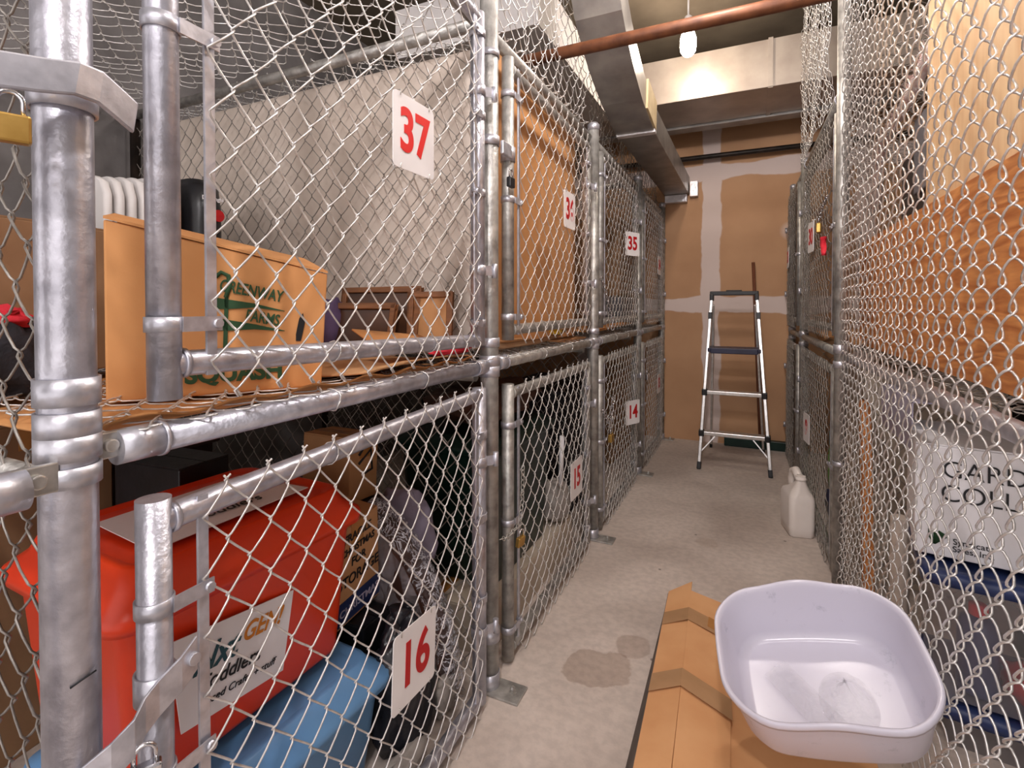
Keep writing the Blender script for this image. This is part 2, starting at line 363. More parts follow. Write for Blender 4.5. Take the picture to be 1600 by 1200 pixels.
def text(s_, name, size, loc, xd, yd, m, parent, bold=0, sx=1.0, depth=.0006, shear=0, align='CENTER'):
    """lettering lying in the plane of xd (reading direction) and yd (up); loc in world, parented"""
    cu = bpy.data.curves.new(name, 'FONT'); cu.body = s_; cu.size = size; cu.align_x = align; cu.align_y = 'CENTER'
    cu.extrude = depth; cu.offset = bold; cu.shear = shear; cu.space_character = 1.0
    o = bpy.data.objects.new(name, cu); col.objects.link(o)
    dg = bpy.context.evaluated_depsgraph_get(); me = bpy.data.meshes.new_from_object(o.evaluated_get(dg)); me.name = name
    bpy.data.objects.remove(o)
    xd = Vector(xd).normalized(); yd = Vector(yd); zd = xd.cross(yd).normalized(); yd = zd.cross(xd)
    M = Matrix((xd*sx, yd, zd)).transposed().to_4x4(); M.translation = Vector(loc)
    me.transform(WM[parent.name].inverted() @ M)
    me.materials.clear(); me.materials.append(m)
    o = bpy.data.objects.new(name, me); col.objects.link(o); o.parent = parent; WM[o.name] = WM[parent.name].copy()
    return o
def scrib(pts, name, m, parent, r=.0015, wd=None):   # marker stroke from world points
    b = MB(); 
    for p in (pts if isinstance(pts[0][0], (list, tuple, Vector)) else [pts]): b.tube(p, r, 5)
    return b.build(name, m, parent)

# ------------------------------------------------------------------ chain link
class Frame:
    def __init__(s, o, u, n, w=(0,0,1)): s.o = Vector(o); s.u = Vector(u).normalized(); s.n = Vector(n).normalized(); s.w = Vector(w).normalized()
    def p(s, u, z, n=0): return s.o+s.u*u+s.w*z+s.n*n
PU, PV = .0383, .0905
def chainlink(mb, F, u0, u1, z0, z1, n0=0, r=.0019, d=.0048, sides=5, bulge=.0, seed=0, hand=1, topfn=None, botfn=None, wob=.0025, round_=False):
    nw = max(1, int(round((u1-u0)/PU))); pu = (u1-u0)/nw
    nk = int(round((z1-z0)/(PV/2))); pv = (z1-z0)/nk
    def disp(u, z):
        a = (u-u0)/(u1-u0); b = (z-z0)/(z1-z0)
        q = Vector((u*5+seed, z*5, seed*2.3))
        du = wob*2*noise.noise(q*1.7); dz = wob*2*noise.noise(q*1.9+Vector((9,0,0)))
        dn = bulge*sin(pi*min(max(a,0),1))*sin(pi*min(max(b,0),1))+wob*1.6*noise.noise(q*1.1+Vector((0,7,0)))
        zz = z
        if topfn and botfn: zz = botfn(a)+(topfn(a)-botfn(a))*b
        return u+du, zz+dz, dn
    e = r*1.3
    for i in range(nw):
        uc = u0+(i+.5)*pu; pts = []
        for k in range(nk+1):
            s_ = 1 if (k+i) % 2 == 0 else -1
            z = z1-k*pv
            pts.append((uc+s_*(pu/2+e), z, 0))
            if k < nk:
                dd = d*s_*hand
                for fr_, dq in ((.13,.85), (.5,1.), (.87,.85)) if not round_ else ((.10,.62), (.28,.95), (.5,1.), (.72,.95), (.90,.62)):
                    pts.append((uc+s_*(pu/2+e)*(1-2*fr_), z-pv*fr_, dd*dq))
        # hooked ends
        P = []
        for (u, z, n) in pts:
            uu, zz, dn = disp(u, z); P.append(F.p(uu, zz, n0+n+dn))
        sgn = 1 if i % 2 == 0 else -1
        P.insert(0, P[0]+F.u*(-sgn*.008)+F.w*.008+F.n*.003)
        P.append(P[-1]-F.w*.010+F.u*(.006)+F.n*.002)
        mb.tube(P, r, sides)
    return mb

LF = Frame((-.78, 0, 0), (0,1,0), (1,0,0))
RF = Frame((.427, 0, 0), (-.022,1,0), (-1,-.022,0))

# ------------------------------------------------------------------ the room
def struct(name, mb, m): o = mb.build(name, m); o['kind'] = 'structure'; return o
b = MB(); b.box((-.25, 1.8, -.05), (5.3, 6.8, .1)); struct('floor', b, G['floor'])
b = MB(); b.box((-.25, 1.8, 3.4), (5.3, 6.8, .1)); struct('ceiling', b, G['ceil'])
b = MB(); b.box((-.25, 5.15, 1.675), (5.3, .1, 3.35)); struct('wall_back', b, G['drywall'])
b = MB(); b.box((-2.85, 1.8, 1.675), (.1, 6.8, 3.35)); struct('wall_left', b, G['conc'])
b = MB(); b.box((2.35, 1.8, 1.675), (.1, 6.8, 3.35)); struct('wall_right', b, G['conc'])

# light bulbs
for i, (x, y, z, pw, BULB_COL) in enumerate(BULBS):
    lab = ['glowing bare bulb hanging in front of the sheet metal duct', 'bare ceiling bulb over the near end of the aisle', 'bare ceiling bulb behind the viewer', 'added unseen fill bulb halfway along the aisle ceiling'][i]
    t = thing('ceiling_bulb', lab, 'light bulb', (x, y, 3.35))
    m, n, l, bb = newmat('bulb_glow'); bb.inputs['Emission Color'].default_value = BULB_COL+(1,); bb.inputs['Emission Strength'].default_value = pw*5.5
    r = .05
    g = MB(); g.lathe([(.004, -.012), (r*.55, -.005), (r*.9, .018), (r, .05), (r*.98, .1), (r*.7, .15), (.018, .18)], (x, y, z-.04), 24); g.build('bulb', m, t)
    g = MB(); g.lathe([(.02, z+.13), (.024, z+.14), (.024, z+.2), (.012, z+.21)], (x, y, 0), 16); g.build('socket', G['heater'], t)
    g = MB(); g.cyl((x, y, z+.2), (x, y, 3.345), .006, 8); g.lathe([(.05, 3.325), (.05, 3.349)], (x, y, 0), 20); g.build('ceiling_rose', G['heater'], t)

# ducts and pipes
t = thing('cross_duct', 'wide sheet metal duct crossing the aisle under the ceiling', 'duct', (-.2, 4.3, 2.79))
b = MB(); b.box((-.25, 4.28, 2.955), (4.9, .56, .33)); b.build('duct_body', G['duct'], t, bevel=.004)
b = MB(); b.box((.105, 3.995, 2.955), (.03, .02, .335)); b.box((.105, 4.28, 2.788), (.03, .57, .012)); b.build('seam_strip', G['duct'], t)
b = MB(); b.box((-.25, 4.63, 2.83), (4.9, .13, .12)); b.box((-.25, 4.575, 2.785), (4.9, .02, .025)); b.build('flange', G['ductdark'], t, bevel=.004)
t = thing('return_duct', 'grey sheet metal duct running along above the left lockers with an upward bend', 'duct', (-.65, 4, 2.32))
b = MB(); b.box((-.65, 4.13, 2.4), (.22, 1.93, .165)); b.build('straight_section', G['ductdark'], t, bevel=.003)
b = MB()
prof = [(3.17, 2.318), (3.0, 2.335), (2.8, 2.375), (2.6, 2.44), (2.45, 2.51), (2.32, 2.60), (2.2, 2.74), (2.15, 2.95), (2.14, 3.3)]
vs = []
for i, (y, z) in enumerate(prof):
    ty, tz = (prof[min(i+1, len(prof)-1)][0]-prof[max(i-1, 0)][0]), (prof[min(i+1, len(prof)-1)][1]-prof[max(i-1, 0)][1])
    L_ = math.hypot(ty, tz); ny, nz_ = tz/L_, -ty/L_
    h = .165
    vs += [(-.76, y, z), (-.54, y, z), (-.54, y+ny*h, z+nz_*h), (-.76, y+ny*h, z+nz_*h)]
fs = []
for i in range(len(prof)-1): fs += [(i*4+k, i*4+(k+1) % 4, (i+1)*4+(k+1) % 4, (i+1)*4+k) for k in range(4)]
b.add(vs, fs); b.build('bend', G['ductdark'], t)
b = MB(); b.box((-.65, 3.18, 2.4), (.235, .05, .18)); b.build('joint_tape', G['foil'], t, bevel=.002)
b = MB(); b.box((-.535, 3.05, 2.43), (.012, .28, .17), Matrix.Rotation(R(-7), 3, 'X')); b.build('insulation_edge', mat('cream_sealant', 'cbb48a', 'e0cca4', 10, .7), t)
b = MB(); b.box((-.655, 5.06, 2.28), (.20, .07, .07)); b.box((-.495, 5.06, 2.36), (.07, .07, .14)); b.build('end_tape', G['foil'], t, bevel=.003)
b = MB(); b.cyl((-2.75, 2.3, 2.455), (2.25, 2.3, 2.455), .028, 20); tag(b.build('sprinkler_pipe', G['rust']), 'rust brown pipe crossing under the ceiling above the nearer lockers', 'pipe')
b = MB(); b.cyl((-2.75, 4.98, 2.625), (2.25, 4.98, 2.625), .022, 16); tag(b.build('water_pipe', G['ironpipe']), 'thin black pipe crossing in front of the end wall', 'pipe')
b = MB(); b.box((-1.45, 3.2, 2.85), (.9, 1.5, .28)); tag(b.build('branch_duct', G['heater']), 'pale grey duct above the mesh roof of the left lockers', 'duct')

# ------------------------------------------------------------------ posts, rails
PR = .030
def post(F, u, label, z1=2.2, bands=((1.13,.035),(1.065,.03),(1.035,.03)), lugs=True, sgn=0, base=True, name='fence_post', rad=PR, m=None, matn='galv'):
    p0 = F.p(u, 0, 0)
    t = thing(name, label, 'post', tuple(p0), 0, 'galvanized posts of the locker fronts')
    b = MB(); b.cyl(F.p(u, .0), F.p(u, z1), rad, 28); b.build('pipe', G[matn], t)
    b = MB(); b.lathe([(rad+.002, z1-.03), (rad+.003, z1), (rad*.7, z1+.012), (.004, z1+.016)], (p0.x, p0.y, 0), 24); b.build('cap', G['band'], t)
    for (z, h) in bands:
        b = MB(); b.ring(F.p(u, z), (0,0,1), rad+.0005, h, .0035)
        b.build('clamp_band', G['band'], t)
    if base:
        b = MB(); b.box(F.p(u, .004, .045), (.15, .085, .008), Matrix.Rotation(0, 3, 'Z')); ft = b.build('foot_plate', G['galvold'], t, bevel=.002)
        b = MB(); c = F.p(u, 0, .085); b.lathe([(.014, .008), (.014, .011), (.009, .011), (.009, .02), (.005, .026)], (c.x, c.y, 0), 6, smooth=False); b.build('anchor_bolt', G['bolt'], ft)
        b = MB(); b.ring(F.p(u, .03), (0,0,1), rad, .05, .004); b.build('socket', G['band'], t)
    return t
LP = [.345, 1.49, 2.70, 3.90, 5.03]
plabs = ['thick galvanized post in the left foreground beside the open latch', 'tall left post between the two nearest left bays', 'left post just past the ochre panel',
         'left post just before the last pair of doors', 'last left post against the brown end wall']
bnds = [((1.155,.034),(1.115,.03),(1.085,.03),(1.05,.025)), ((1.145,.03),(1.085,.035),(1.05,.035),(.18,.04),(2.08,.02),(1.80,.03)), ((1.13,.03),(1.08,.03),(1.05,.03)), ((1.07,.04),), ((1.07,.04),)]
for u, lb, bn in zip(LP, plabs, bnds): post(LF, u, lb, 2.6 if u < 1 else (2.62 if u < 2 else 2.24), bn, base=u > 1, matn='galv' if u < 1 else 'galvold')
# hand marks on near post
RP = [2.73, 4.17, 5.02]
rl = ['tall right post beside the white wash tub end of the aisle', 'right post behind the white jug', 'last right post against the end wall']
for u, lb in zip(RP, rl): post(RF, u, lb, 3.3 if u < 3 else 2.3, ((1.07,.04),(1.0,.03),(.55,.02)), base=False, rad=.027, matn='galvold')
post(RF, -.2, 'right post beside the viewer', 2.3, ((1.07,.04),), base=False, matn='galvold')

def rail(F, ua, ub, z, label, n0=0, r=.021, cups=True, ties=(), name='fence_rail', mt='galv', za=None):
    za = z if za is None else za
    t = thing(name, label, 'rail', tuple(F.p(ua, z, n0)))
    b = MB(); b.cyl(F.p(ua, za, n0), F.p(ub, z, n0), r, 24); b.build('pipe', G[mt], t)
    d = 1 if ub > ua else -1
    if cups:
        for (u, s_) in ((ua, 1), (ub, -1)):
            zz = za if s_ == 1 else z
            b = MB(); b.cyl(F.p(u-s_*d*.003, zz, n0), F.p(u+s_*d*.055, zz, n0), r+.003, 24); b.ring(F.p(u+s_*d*.055, zz, n0), F.u, r+.002, .006, .003)
            cu_ = b.build('rail_end_cup', G['band'], t)
            b = MB(); c = F.p(u-s_*d*.012, zz+.006, n0+.002); b.box(c, (.008, .045, .036)); b.cyl(c+F.n*.003, c+F.n*.012, .009, 12); b.build('bolt_lug', G['bolt'], cu_, bevel=.002)
    for u in ties:
        b = MB(); zz = za+(z-za)*(u-ua)/(ub-ua)
        b.tube([F.p(u+.004*sin(a*3), zz+(r+.002)*sin(a), n0+(r+.002)*cos(a)) for a in [2*pi*k/16 for k in range(17)]], .0018, 5); b.build('tie_wire', G['wire'], t)
    return t
names = ['galvanized mid rail under the squash box above the red bin', 'galvanized mid rail under the ochre panel above the dark green bin', '35 and the padlocked door below it', 'the last upper left door and the one below']
for i in range(4):
    a, c = LP[i]+.055, LP[i+1]-.045
    rail(LF, a, c, 1.07, names[i] if i < 2 else ('galvanized mid rail on the third left bay' if i == 2 else 'galvanized mid rail on the last left bay'), .0,
         ties=[a+.10+(c-a)*q for q in ((.28, .58, .86) if i < 3 else ())], mt='galv' if i == 0 else 'galvold')
    rail(LF, a-.02, c+.01, 2.17, ['top rail over the nearest upper left door', 'top rail in front of the tall ochre panel', 'top rail over the third upper left door', 'top rail over the last upper left door'][i], -.02, cups=False, mt='galvold')
rail(LF, .29, -.6, 1.05, 'galvanized mid rail running out of frame at the left edge', .02, mt='galv')
rlr = ['galvanized mid rail behind the long mesh on the near right', 'mid rail of the second right bay', 'mid rail of the last right bay']
rail(RF, -.15, 2.68, 1.035, rlr[0], -.035, ties=(.9, 1.35, 1.8), cups=False, mt='galv')
rail(RF, 2.78, 4.12, 1.05, rlr[1], -.0, cups=False, mt='galvold'); rail(RF, 4.22, 4.98, 1.05, rlr[2], 0, cups=False, mt='galvold')
rail(RF, 2.80, 4.12, 2.24, 'dark top rail sloping away between the two right posts', -.01, r=.024, cups=True, mt='galvold')
rail(RF, 4.22, 4.98, 2.24, 'top rail of the last right bay', -.01, cups=False, mt='galvold')

# ------------------------------------------------------------------ gates
def gate(F, ua, ub, za0, zb0, za1, zb1, label, free_a=True, tails=(.05, .05), n0=0, mtile='galv', sides=5, seed=0, bands=(.15, .85), bulge=.01, hinge=True, r=.0205, ext=.035, wirem='wire'):
    """a: end nearer the viewer. za0/zb0 bottom rail heights, za1/zb1 top rail heights"""
    t = thing('mesh_gate', label, 'gate', tuple(F.p(ub, zb0, n0)))
    for (u, z0, z1) in ((ua, za0, za1), (ub, zb0, zb1)):
        lo, hi = z0-(ext if u == ua else .015), z1+(ext if u == ua else .02)
        b = MB(); b.cyl(F.p(u, lo, n0), F.p(u, hi, n0), r+.0015, 24); b.build('stile', G[mtile], t)
    for (z0, z1, nm) in ((za0, zb0, 'bottom_rail'), (za1, zb1, 'top_rail')):
        b = MB(); b.cyl(F.p(ua, z0, n0), F.p(ub, z1, n0), r-.001, 20, caps=False); b.ring(F.p(ua+.024, z0, n0), F.u, r-.002, .008, .004); b.build(nm, G[mtile], t)
    ba, bb = ua+.062, ub-.038
    for u in (ba, bb):
        f = (u-ua)/(ub-ua); lo = za0+(zb0-za0)*f-.02; hi = za1+(zb1-za1)*f+.02
        b = MB(); b.box(F.p(u, (lo+hi)/2, n0+.013), (.005, .017, hi-lo)); b.build('tension_bar', G['band'], t, bevel=.001)
    for u, bar in ((ua, ba), (ub, bb)):
        z0, z1 = (za0, za1) if u == ua else (zb0, zb1)
        for q in bands:
            z = z0+(z1-z0)*q
            b = MB(); b.ring(F.p(u, z, n0), (0,0,1), r+.002, .022, .0025)
            s_ = 1 if bar > u else -1
            b.strap([F.p(u+s_*.012, z, n0+r+.003), F.p((u+bar)/2, z, n0+r+.002), F.p(bar+s_*.012, z, n0+.0175+.004)], (0,0,1), .022, .0025)
            c = F.p(bar+s_*.004, z, n0+.024); b.cyl(c-F.n*.02, c+F.n*.004, .007, 10)
            b.build('brace_band', G['band'], t)
    b = MB()
    chainlink(b, F, ba-.004, bb+.004, 0, 1, 0, sides=sides) if False else None
    fa = (ba-ua)/(ub-ua)
    bot = lambda a: (za0+(zb0-za0)*(fa+a*(1-fa)))-.045
    top = lambda a: (za1+(zb1-za1)*(fa+a*(1-fa)))+.035
    zz0, zz1 = (bot(0)+bot(1))/2, (top(0)+top(1))/2
    chainlink(b, F, ba-.006, bb+.006, zz0, zz1, n0+.026, sides=sides, seed=seed, bulge=bulge, topfn=top, botfn=bot)
    b.build('chain_link_mesh', G[wirem], t)
    # wire ties round the frame rails
    for (z0, z1) in ((za0, zb0), (za1, zb1)):
        for q in (.35, .72):
            u = ua+(ub-ua)*q; z = z0+(z1-z0)*q
            b = MB(); b.tube([F.p(u+.006*sin(a), z+(r+.001)*sin(a), n0+(r+.002)*cos(a)) for a in [2*pi*k/12 for k in range(13)]], .0015, 4); b.build('tie_wire', G['wire'], t)
    if hinge:
        for q in (.22, .78):
            z = zb0+(zb1-zb0)*q
            b = MB(); b.ring(F.p(ub, z, n0), (0,0,1), r+.002, .03, .003); b.strap([F.p(ub+.015, z, n0+.02), F.p(ub+.03, z, n0+.032), F.p(ub+.06, z, n0+.03)], (0,0,1), .03, .003)
            c = F.p(ub+.045, z, n0+.035); b.cyl(c-Vector((0,0,.022)), c+Vector((0,0,.022)), .009, 12); b.build('hinge', G['band'], t)
    return t
lab = {0: ('nearest upper left mesh door, in front of the squash box', 'lower left mesh door with the red bin behind it'),
       1: ('upper left mesh door in front of the tall ochre panel, number 36', 'lower left mesh door with the dark green bin behind it'),
       2: ('third upper left mesh door with a chain hanging at its near edge', 'third lower left mesh door with chain and brass padlock'),
       3: ('last upper left mesh door by the end wall', 'last lower left mesh door by the end wall')}
span = [(.456, 1.39), (1.62, 2.56), (2.81, 3.77), (4.02, 4.93)]
for i, (a, c) in enumerate(span):
    if i == 0:
        gate(LF, a, c, 1.177, 1.157, 2.235, 2.14, lab[0][0], n0=.012, sides=6, seed=1, bands=(.055, .46, .7, .955), ext=.05)
        gate(LF, .436, c, .05, .04, .955, .99, lab[0][1], n0=.016, sides=6, seed=2, bands=(.33, .6, .87), ext=.035, bulge=.02)
    else:
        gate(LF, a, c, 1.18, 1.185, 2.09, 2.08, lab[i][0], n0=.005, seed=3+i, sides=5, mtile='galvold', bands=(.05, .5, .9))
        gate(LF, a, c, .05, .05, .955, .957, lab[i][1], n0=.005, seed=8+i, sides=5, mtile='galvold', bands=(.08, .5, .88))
gate(LF, -.65, .24, .05, .05, .955, .955, 'lower mesh door at the very left edge', n0=.005, seed=31, bands=(.2, .8), hinge=False)
gate(LF, -.65, .24, 1.18, 1.18, 2.2, 2.2, 'upper mesh door at the very left edge', n0=.005, seed=32, bands=(.2, .8), hinge=False)
gate(RF, 2.83, 4.07, 1.16, 1.16, 2.13, 2.13, 'upper right mesh door carrying the number 30 sign', n0=-.0, seed=21, mtile='galvold', wirem='wiredark', bands=(.5,))
gate(RF, 2.83, 4.07, .05, .05, .955, .955, 'lower right mesh door beside the white jug', n0=-.0, seed=22, mtile='galvold', wirem='wiredark', bands=(.5,))
gate(RF, 4.25, 4.95, 1.16, 1.16, 2.13, 2.13, 'last upper right mesh door beside the end wall', n0=.02, seed=23, mtile='galvold', wirem='wiredark', bands=(.5,))
gate(RF, 4.25, 4.95, .05, .05, .955, .955, 'last lower right mesh door beside the end wall', n0=.02, seed=24, mtile='galvold', wirem='wiredark', bands=(.5,))

# long fixed mesh on the near right, and the mesh above the right lockers
def mesh_thing(name, label, F, u0, u1, z0, z1, n0, m='wire', **k):
    b = MB(); chainlink(b, F, u0, u1, z0, z1, n0, **k); o = b.build(name, G[m]); return tag(o, label, 'wire mesh')
mesh_thing('chain_link_fence', 'long chain-link mesh covering the near right lockers from floor to ceiling', RF, .35, 2.69, .02, 3.3, .006, sides=6, r=.0022, seed=41, bulge=.012, wob=.003, d=.0085, hand=-1, round_=True)
mesh_thing('chain_link_fence', 'chain-link mesh above the second right bay, in front of the cross duct', RF, 2.78, 3.96, 2.2, 3.3, .045, 'wire', seed=42, wob=.012, d=.006)
mesh_thing('chain_link_fence', 'rough mesh rising above the top rail over the ochre panel', LF, 1.53, 2.66, 2.2, 3.28, -.035, 'wire', seed=43, wob=.014, d=.007)
mesh_thing('chain_link_fence', 'rough mesh above the far left lockers under the grey duct', LF, 2.74, 4.95, 2.2, 2.74, -.035, 'wiredark', seed=44, wob=.012, d=.006)
# partitions between lockers (mesh with top rail and back post)
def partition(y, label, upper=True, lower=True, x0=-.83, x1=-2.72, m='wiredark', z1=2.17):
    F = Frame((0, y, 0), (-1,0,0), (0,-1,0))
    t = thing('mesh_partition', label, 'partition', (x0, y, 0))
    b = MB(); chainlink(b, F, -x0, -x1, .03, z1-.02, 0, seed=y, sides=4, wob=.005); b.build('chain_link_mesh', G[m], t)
    b = MB(); b.cyl((x0, y, z1+.02), (x1, y, z1+.02), .021, 16); b.build('top_rail', G['galvold'], t)
    b = MB(); b.cyl((x1, y, 0), (x1, y, z1+.0), .022, 14); b.build('back_post', G['ironpipe'], t)
    b = MB(); b.cyl((x0, y, 1.03), (x1, y, 1.03), .018, 14); b.build('mid_rail', G['galvold'], t)
partition(.345, 'mesh side wall of the nearest locker behind the thick post')
partition(1.49, 'dark mesh side wall in front of the tall beige panel')
partition(2.70, 'mesh side wall between the second and third left lockers')
partition(3.90, 'mesh side wall between the third and last left lockers')
# roofs and shelves
def flatmesh(name, label, u0, u1, x0, x1, z, m='wiredark', wob=.006, side=-1, **k):
    # runs back from the front rail: wires along x
    F = Frame((x0, 0, z), (0,1,0), (0,0,1), (side,0,0))
    b = MB(); chainlink(b, F, u0, u1, 0, abs(x1-x0), 0, wob=wob, sides=4, **k); return tag(b.build(name, G[m]), label, 'wire mesh')
for i in range(4):
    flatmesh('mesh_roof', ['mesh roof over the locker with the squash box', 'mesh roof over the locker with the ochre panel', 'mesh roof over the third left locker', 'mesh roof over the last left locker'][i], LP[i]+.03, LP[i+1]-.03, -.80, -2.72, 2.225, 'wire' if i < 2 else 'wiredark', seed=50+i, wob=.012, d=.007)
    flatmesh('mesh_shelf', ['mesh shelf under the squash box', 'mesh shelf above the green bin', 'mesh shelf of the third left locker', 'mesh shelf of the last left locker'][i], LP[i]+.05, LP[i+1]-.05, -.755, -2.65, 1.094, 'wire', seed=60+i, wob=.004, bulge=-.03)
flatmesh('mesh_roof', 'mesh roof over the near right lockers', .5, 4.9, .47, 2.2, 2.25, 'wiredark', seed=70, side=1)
flatmesh('mesh_shelf', 'mesh shelf behind the mid rail of the right lockers', .5, 4.9, .46, 2.2, 1.06, 'wiredark', seed=71, side=1)
for y, lb in ((2.73, 'mesh side wall behind the tall right post'), (4.17, 'mesh side wall behind the right post by the jug')):
    F = Frame((0, y, 0), (1,0,0), (0,-1,0)); b = MB(); chainlink(b, F, .42, 2.25, .03, 2.2, 0, seed=y, sides=4); tag(b.build('mesh_partition', G['wiredark']), lb, 'partition')

# ------------------------------------------------------------------ number signs
def sign(F, uc, zc, wd, ht, s_, label, ink, tilt=0, n0=.04, yaw=0, ts=.105, curl=0):
    t = thing('number_sign', label, 'sign', tuple(F.p(uc, zc, n0)))
    u = (Matrix.Rotation(yaw, 3, 'Z') @ F.u); wv = Vector((0,0,1)); nn = (Matrix.Rotation(yaw, 3, 'Z') @ F.n)
    Rm = Matrix.Rotation(tilt, 3, nn); u = Rm @ u; wv = Rm @ wv
    c = F.p(uc, zc, n0); r = .012; P = []
    for (sx, sy, a0) in ((1,1,0), (-1,1,90), (-1,-1,180), (1,-1,270)):
        for k in range(5):
            a = R(a0+k*22.5); P.append((sx*(wd/2-r)+r*cos(a), sy*(ht/2-r)+r*sin(a)))
    n_ = len(P); b = MB()
    b.add([c+u*x+wv*y+nn*.001 for x, y in P]+[c+u*x+wv*y-nn*.001 for x, y in P], [tuple(range(n_)), tuple(range(2*n_-1, n_-1, -1))]+[(i, i+n_, (i+1) % n_+n_, (i+1) % n_) for i in range(n_)])
    pl = b.build('plate', G['sign'], t)
    text(s_, 'number', ts, c+nn*.0018, u*(1 if u.cross(wv).dot(nn) > 0 else -1), wv, ink, pl, bold=.0035, sx=.86)
    b = MB()
    for sx in (-.35, .35):
        p = c+u*sx*wd+wv*(ht/2-.008); b.tube([p+nn*.003, p+nn*.004+wv*.012, p-nn*.014+wv*.014, p-nn*.016+wv*.002], .0012, 5)
        p = c+u*sx*wd-wv*(ht/2-.01); b.tube([p+nn*.003, p+nn*.004-wv*.01, p-nn*.012-wv*.01], .0012, 5)
    b.build('tie_wire', G['bolt'], t)
    return t
sign(LF, .986, 1.655, .158, .168, '37', 'large flat white sign on the nearest upper left door, red 37', G['redink'], 0, .068, ts=.135)
sign(LF, .965, .447, .165, .172, '16', 'creased white sign low in front of the garbage bag, red 16', G['redink2'], R(-3), .080, ts=.135)
sign(LF, 2.145, 1.683, .15, .158, '36', 'small white sign in front of the ochre panel, red 36', G['redink2'], 0, .054, ts=.125)
sign(LF, 2.245, .475, .17, .17, '15', 'white sign on the door before the dark green bin, red 15', G['redink2'], 0, .056, ts=.125)
sign(LF, 3.39, 1.675, .15, .155, '35', 'bent number sign on the third upper left door', G['redink2'], 0, .066, yaw=R(-25), ts=.12)
sign(LF, 4.55, 1.62, .15, .16, '34', 'far number sign on the last upper left door', G['redink2'], 0, .054, ts=.12)
sign(LF, 3.42, .56, .15, .16, '14', 'bent number sign on the third lower left door', G['redink2'], 0, .066, yaw=R(-25), ts=.12)
sign(LF, 4.55, .60, .15, .16, '13', 'far number sign on the last lower left door', G['redink2'], 0, .054, ts=.12)
sign(RF, 3.35, 1.655, .155, .17, '30', 'white number sign reading 30 on the right', G['redink2'], 0, .054, yaw=R(4), ts=.125)
sign(RF, 4.6, 1.65, .15, .16, '31', 'far number sign on the last upper right door', G['redink2'], 0, .07, ts=.12)
sign(RF, 3.45, .55, .15, .17, '9', 'number sign on the lower right door beside the jug', G['redink2'], 0, .056, yaw=R(6), ts=.12)

# ------------------------------------------------------------------ latches, chains, padlocks
def link_chain(mb, pts, L=.022, r=.0016, wd=.007):
    pts = [Vector(p) for p in pts]; d = [0]
    for i in range(1, len(pts)): d.append(d[-1]+(pts[i]-pts[i-1]).length)
    n_ = max(2, int(d[-1]/(L*.78)))
    def at(s_):
        for i in range(1, len(pts)):
            if s_ <= d[i] or i == len(pts)-1: return pts[i-1].lerp(pts[i], (s_-d[i-1])/(d[i]-d[i-1]+1e-9)), (pts[i]-pts[i-1]).normalized()
    for k in range(n_):
        c, t_ = at(d[-1]*(k+.5)/n_); o = t_.orthogonal().normalized(); o = Matrix.Rotation(pi/2*(k % 2)+.4, 3, t_) @ o
        P = []
        for a in range(12):
            an = 2*pi*a/12; P.append(c+t_*(L/2)*cos(an)+o*wd*sin(an))
        mb.tube(P, r, 5, closed=True)
def chain(label, pts, m='chrome', **k):
    b = MB(); link_chain(b, pts, **k); return tag(b.build('lock_chain', G[m]), label, 'chain')
def padlock(loc, label, body='brass', rz=0, s=1.0, tiltx=0):
    t = thing('padlock', label, 'padlock', loc, rot=(tiltx, 0, rz))
    b = MB(); b.box((0, 0, -.018*s), (.038*s, .016*s, .034*s)); b.build('lock_body', G[body], t, local=True, bevel=.003*s)
    b = MB(); b.tube([(-.012*s, 0, -.002), (-.012*s, 0, .014*s)]+[(-.012*s*cos(a), 0, .014*s+.012*s*sin(a)) for a in [pi*k/8 for k in range(1, 8)]]+[(.012*s, 0, .014*s), (.012*s, 0, -.002)], .003*s, 8); b.build('shackle', G['chrome'], t, local=True)
    return t
# swinging fork latch across the thick post, upper left
t = thing('fork_latch', 'large galvanized fork latch arm across the thick left post', 'latch', (-.73, .36, 1.52))
b = MB(); b.strap([(-.752, .235, 1.512), (-.730, .265, 1.514), (-.722, .30, 1.52), (-.716, .33, 1.527), (-.722, .356, 1.528), (-.730, .381, 1.518), (-.737, .404, 1.508)], (0, .15, 1), .042, .006); b.build('latch_arm', G['band'], t, bevel=.003)
b = MB(); b.ring((-.78, .345, 1.52), (0,0,1), .031, .034, .004); b.build('latch_band', G['band'], t)
padlock((-.722, .272, 1.468), 'small brass padlock on the fork latch at the left edge', 'brass', R(70), .9)
# lower latch with padlock
t = thing('gate_latch', 'bent galvanized latch strap between thick post and lower left door', 'latch', (-.74, .42, .73))
b = MB(); b.strap([(-.752, .335, .66), (-.728, .362, .685), (-.722, .385, .70), (-.735, .405, .71), (-.738, .425, .72), (-.736, .455, .735), (-.74, .48, .75)], (0,0,1), .05, .004); b.cyl((-.742, .472, .747), (-.73, .472, .747), .009, 12); b.build('strap', G['band'], t, bevel=.001)
b = MB(); b.ring((-.764, .436, .725), (0,0,1), .0235, .04, .003); b.build('latch_band', G['band'], t)
padlock((-.718, .395, .66), 'silver padlock hanging on the lower left latch', 'chrome', R(60), 1.0)
padlock((-.742, 1.575, 1.70), 'small black padlock between the doors numbered 37 and 36', 'blackpl', R(90), 1.0)
t = thing('gate_latch', 'square steel latch at the near edge of the door numbered 36', 'latch', (-.75, 1.56, 1.8))
b = MB(); b.box((-.752, 1.56, 1.79), (.012, .07, .045)); b.build('latch_plate', G['band'], t, bevel=.003)
b = MB(); b.ring((-.775, 1.62, 1.79), (0,0,1), .0235, .05, .003); b.build('latch_band', G['band'], t)
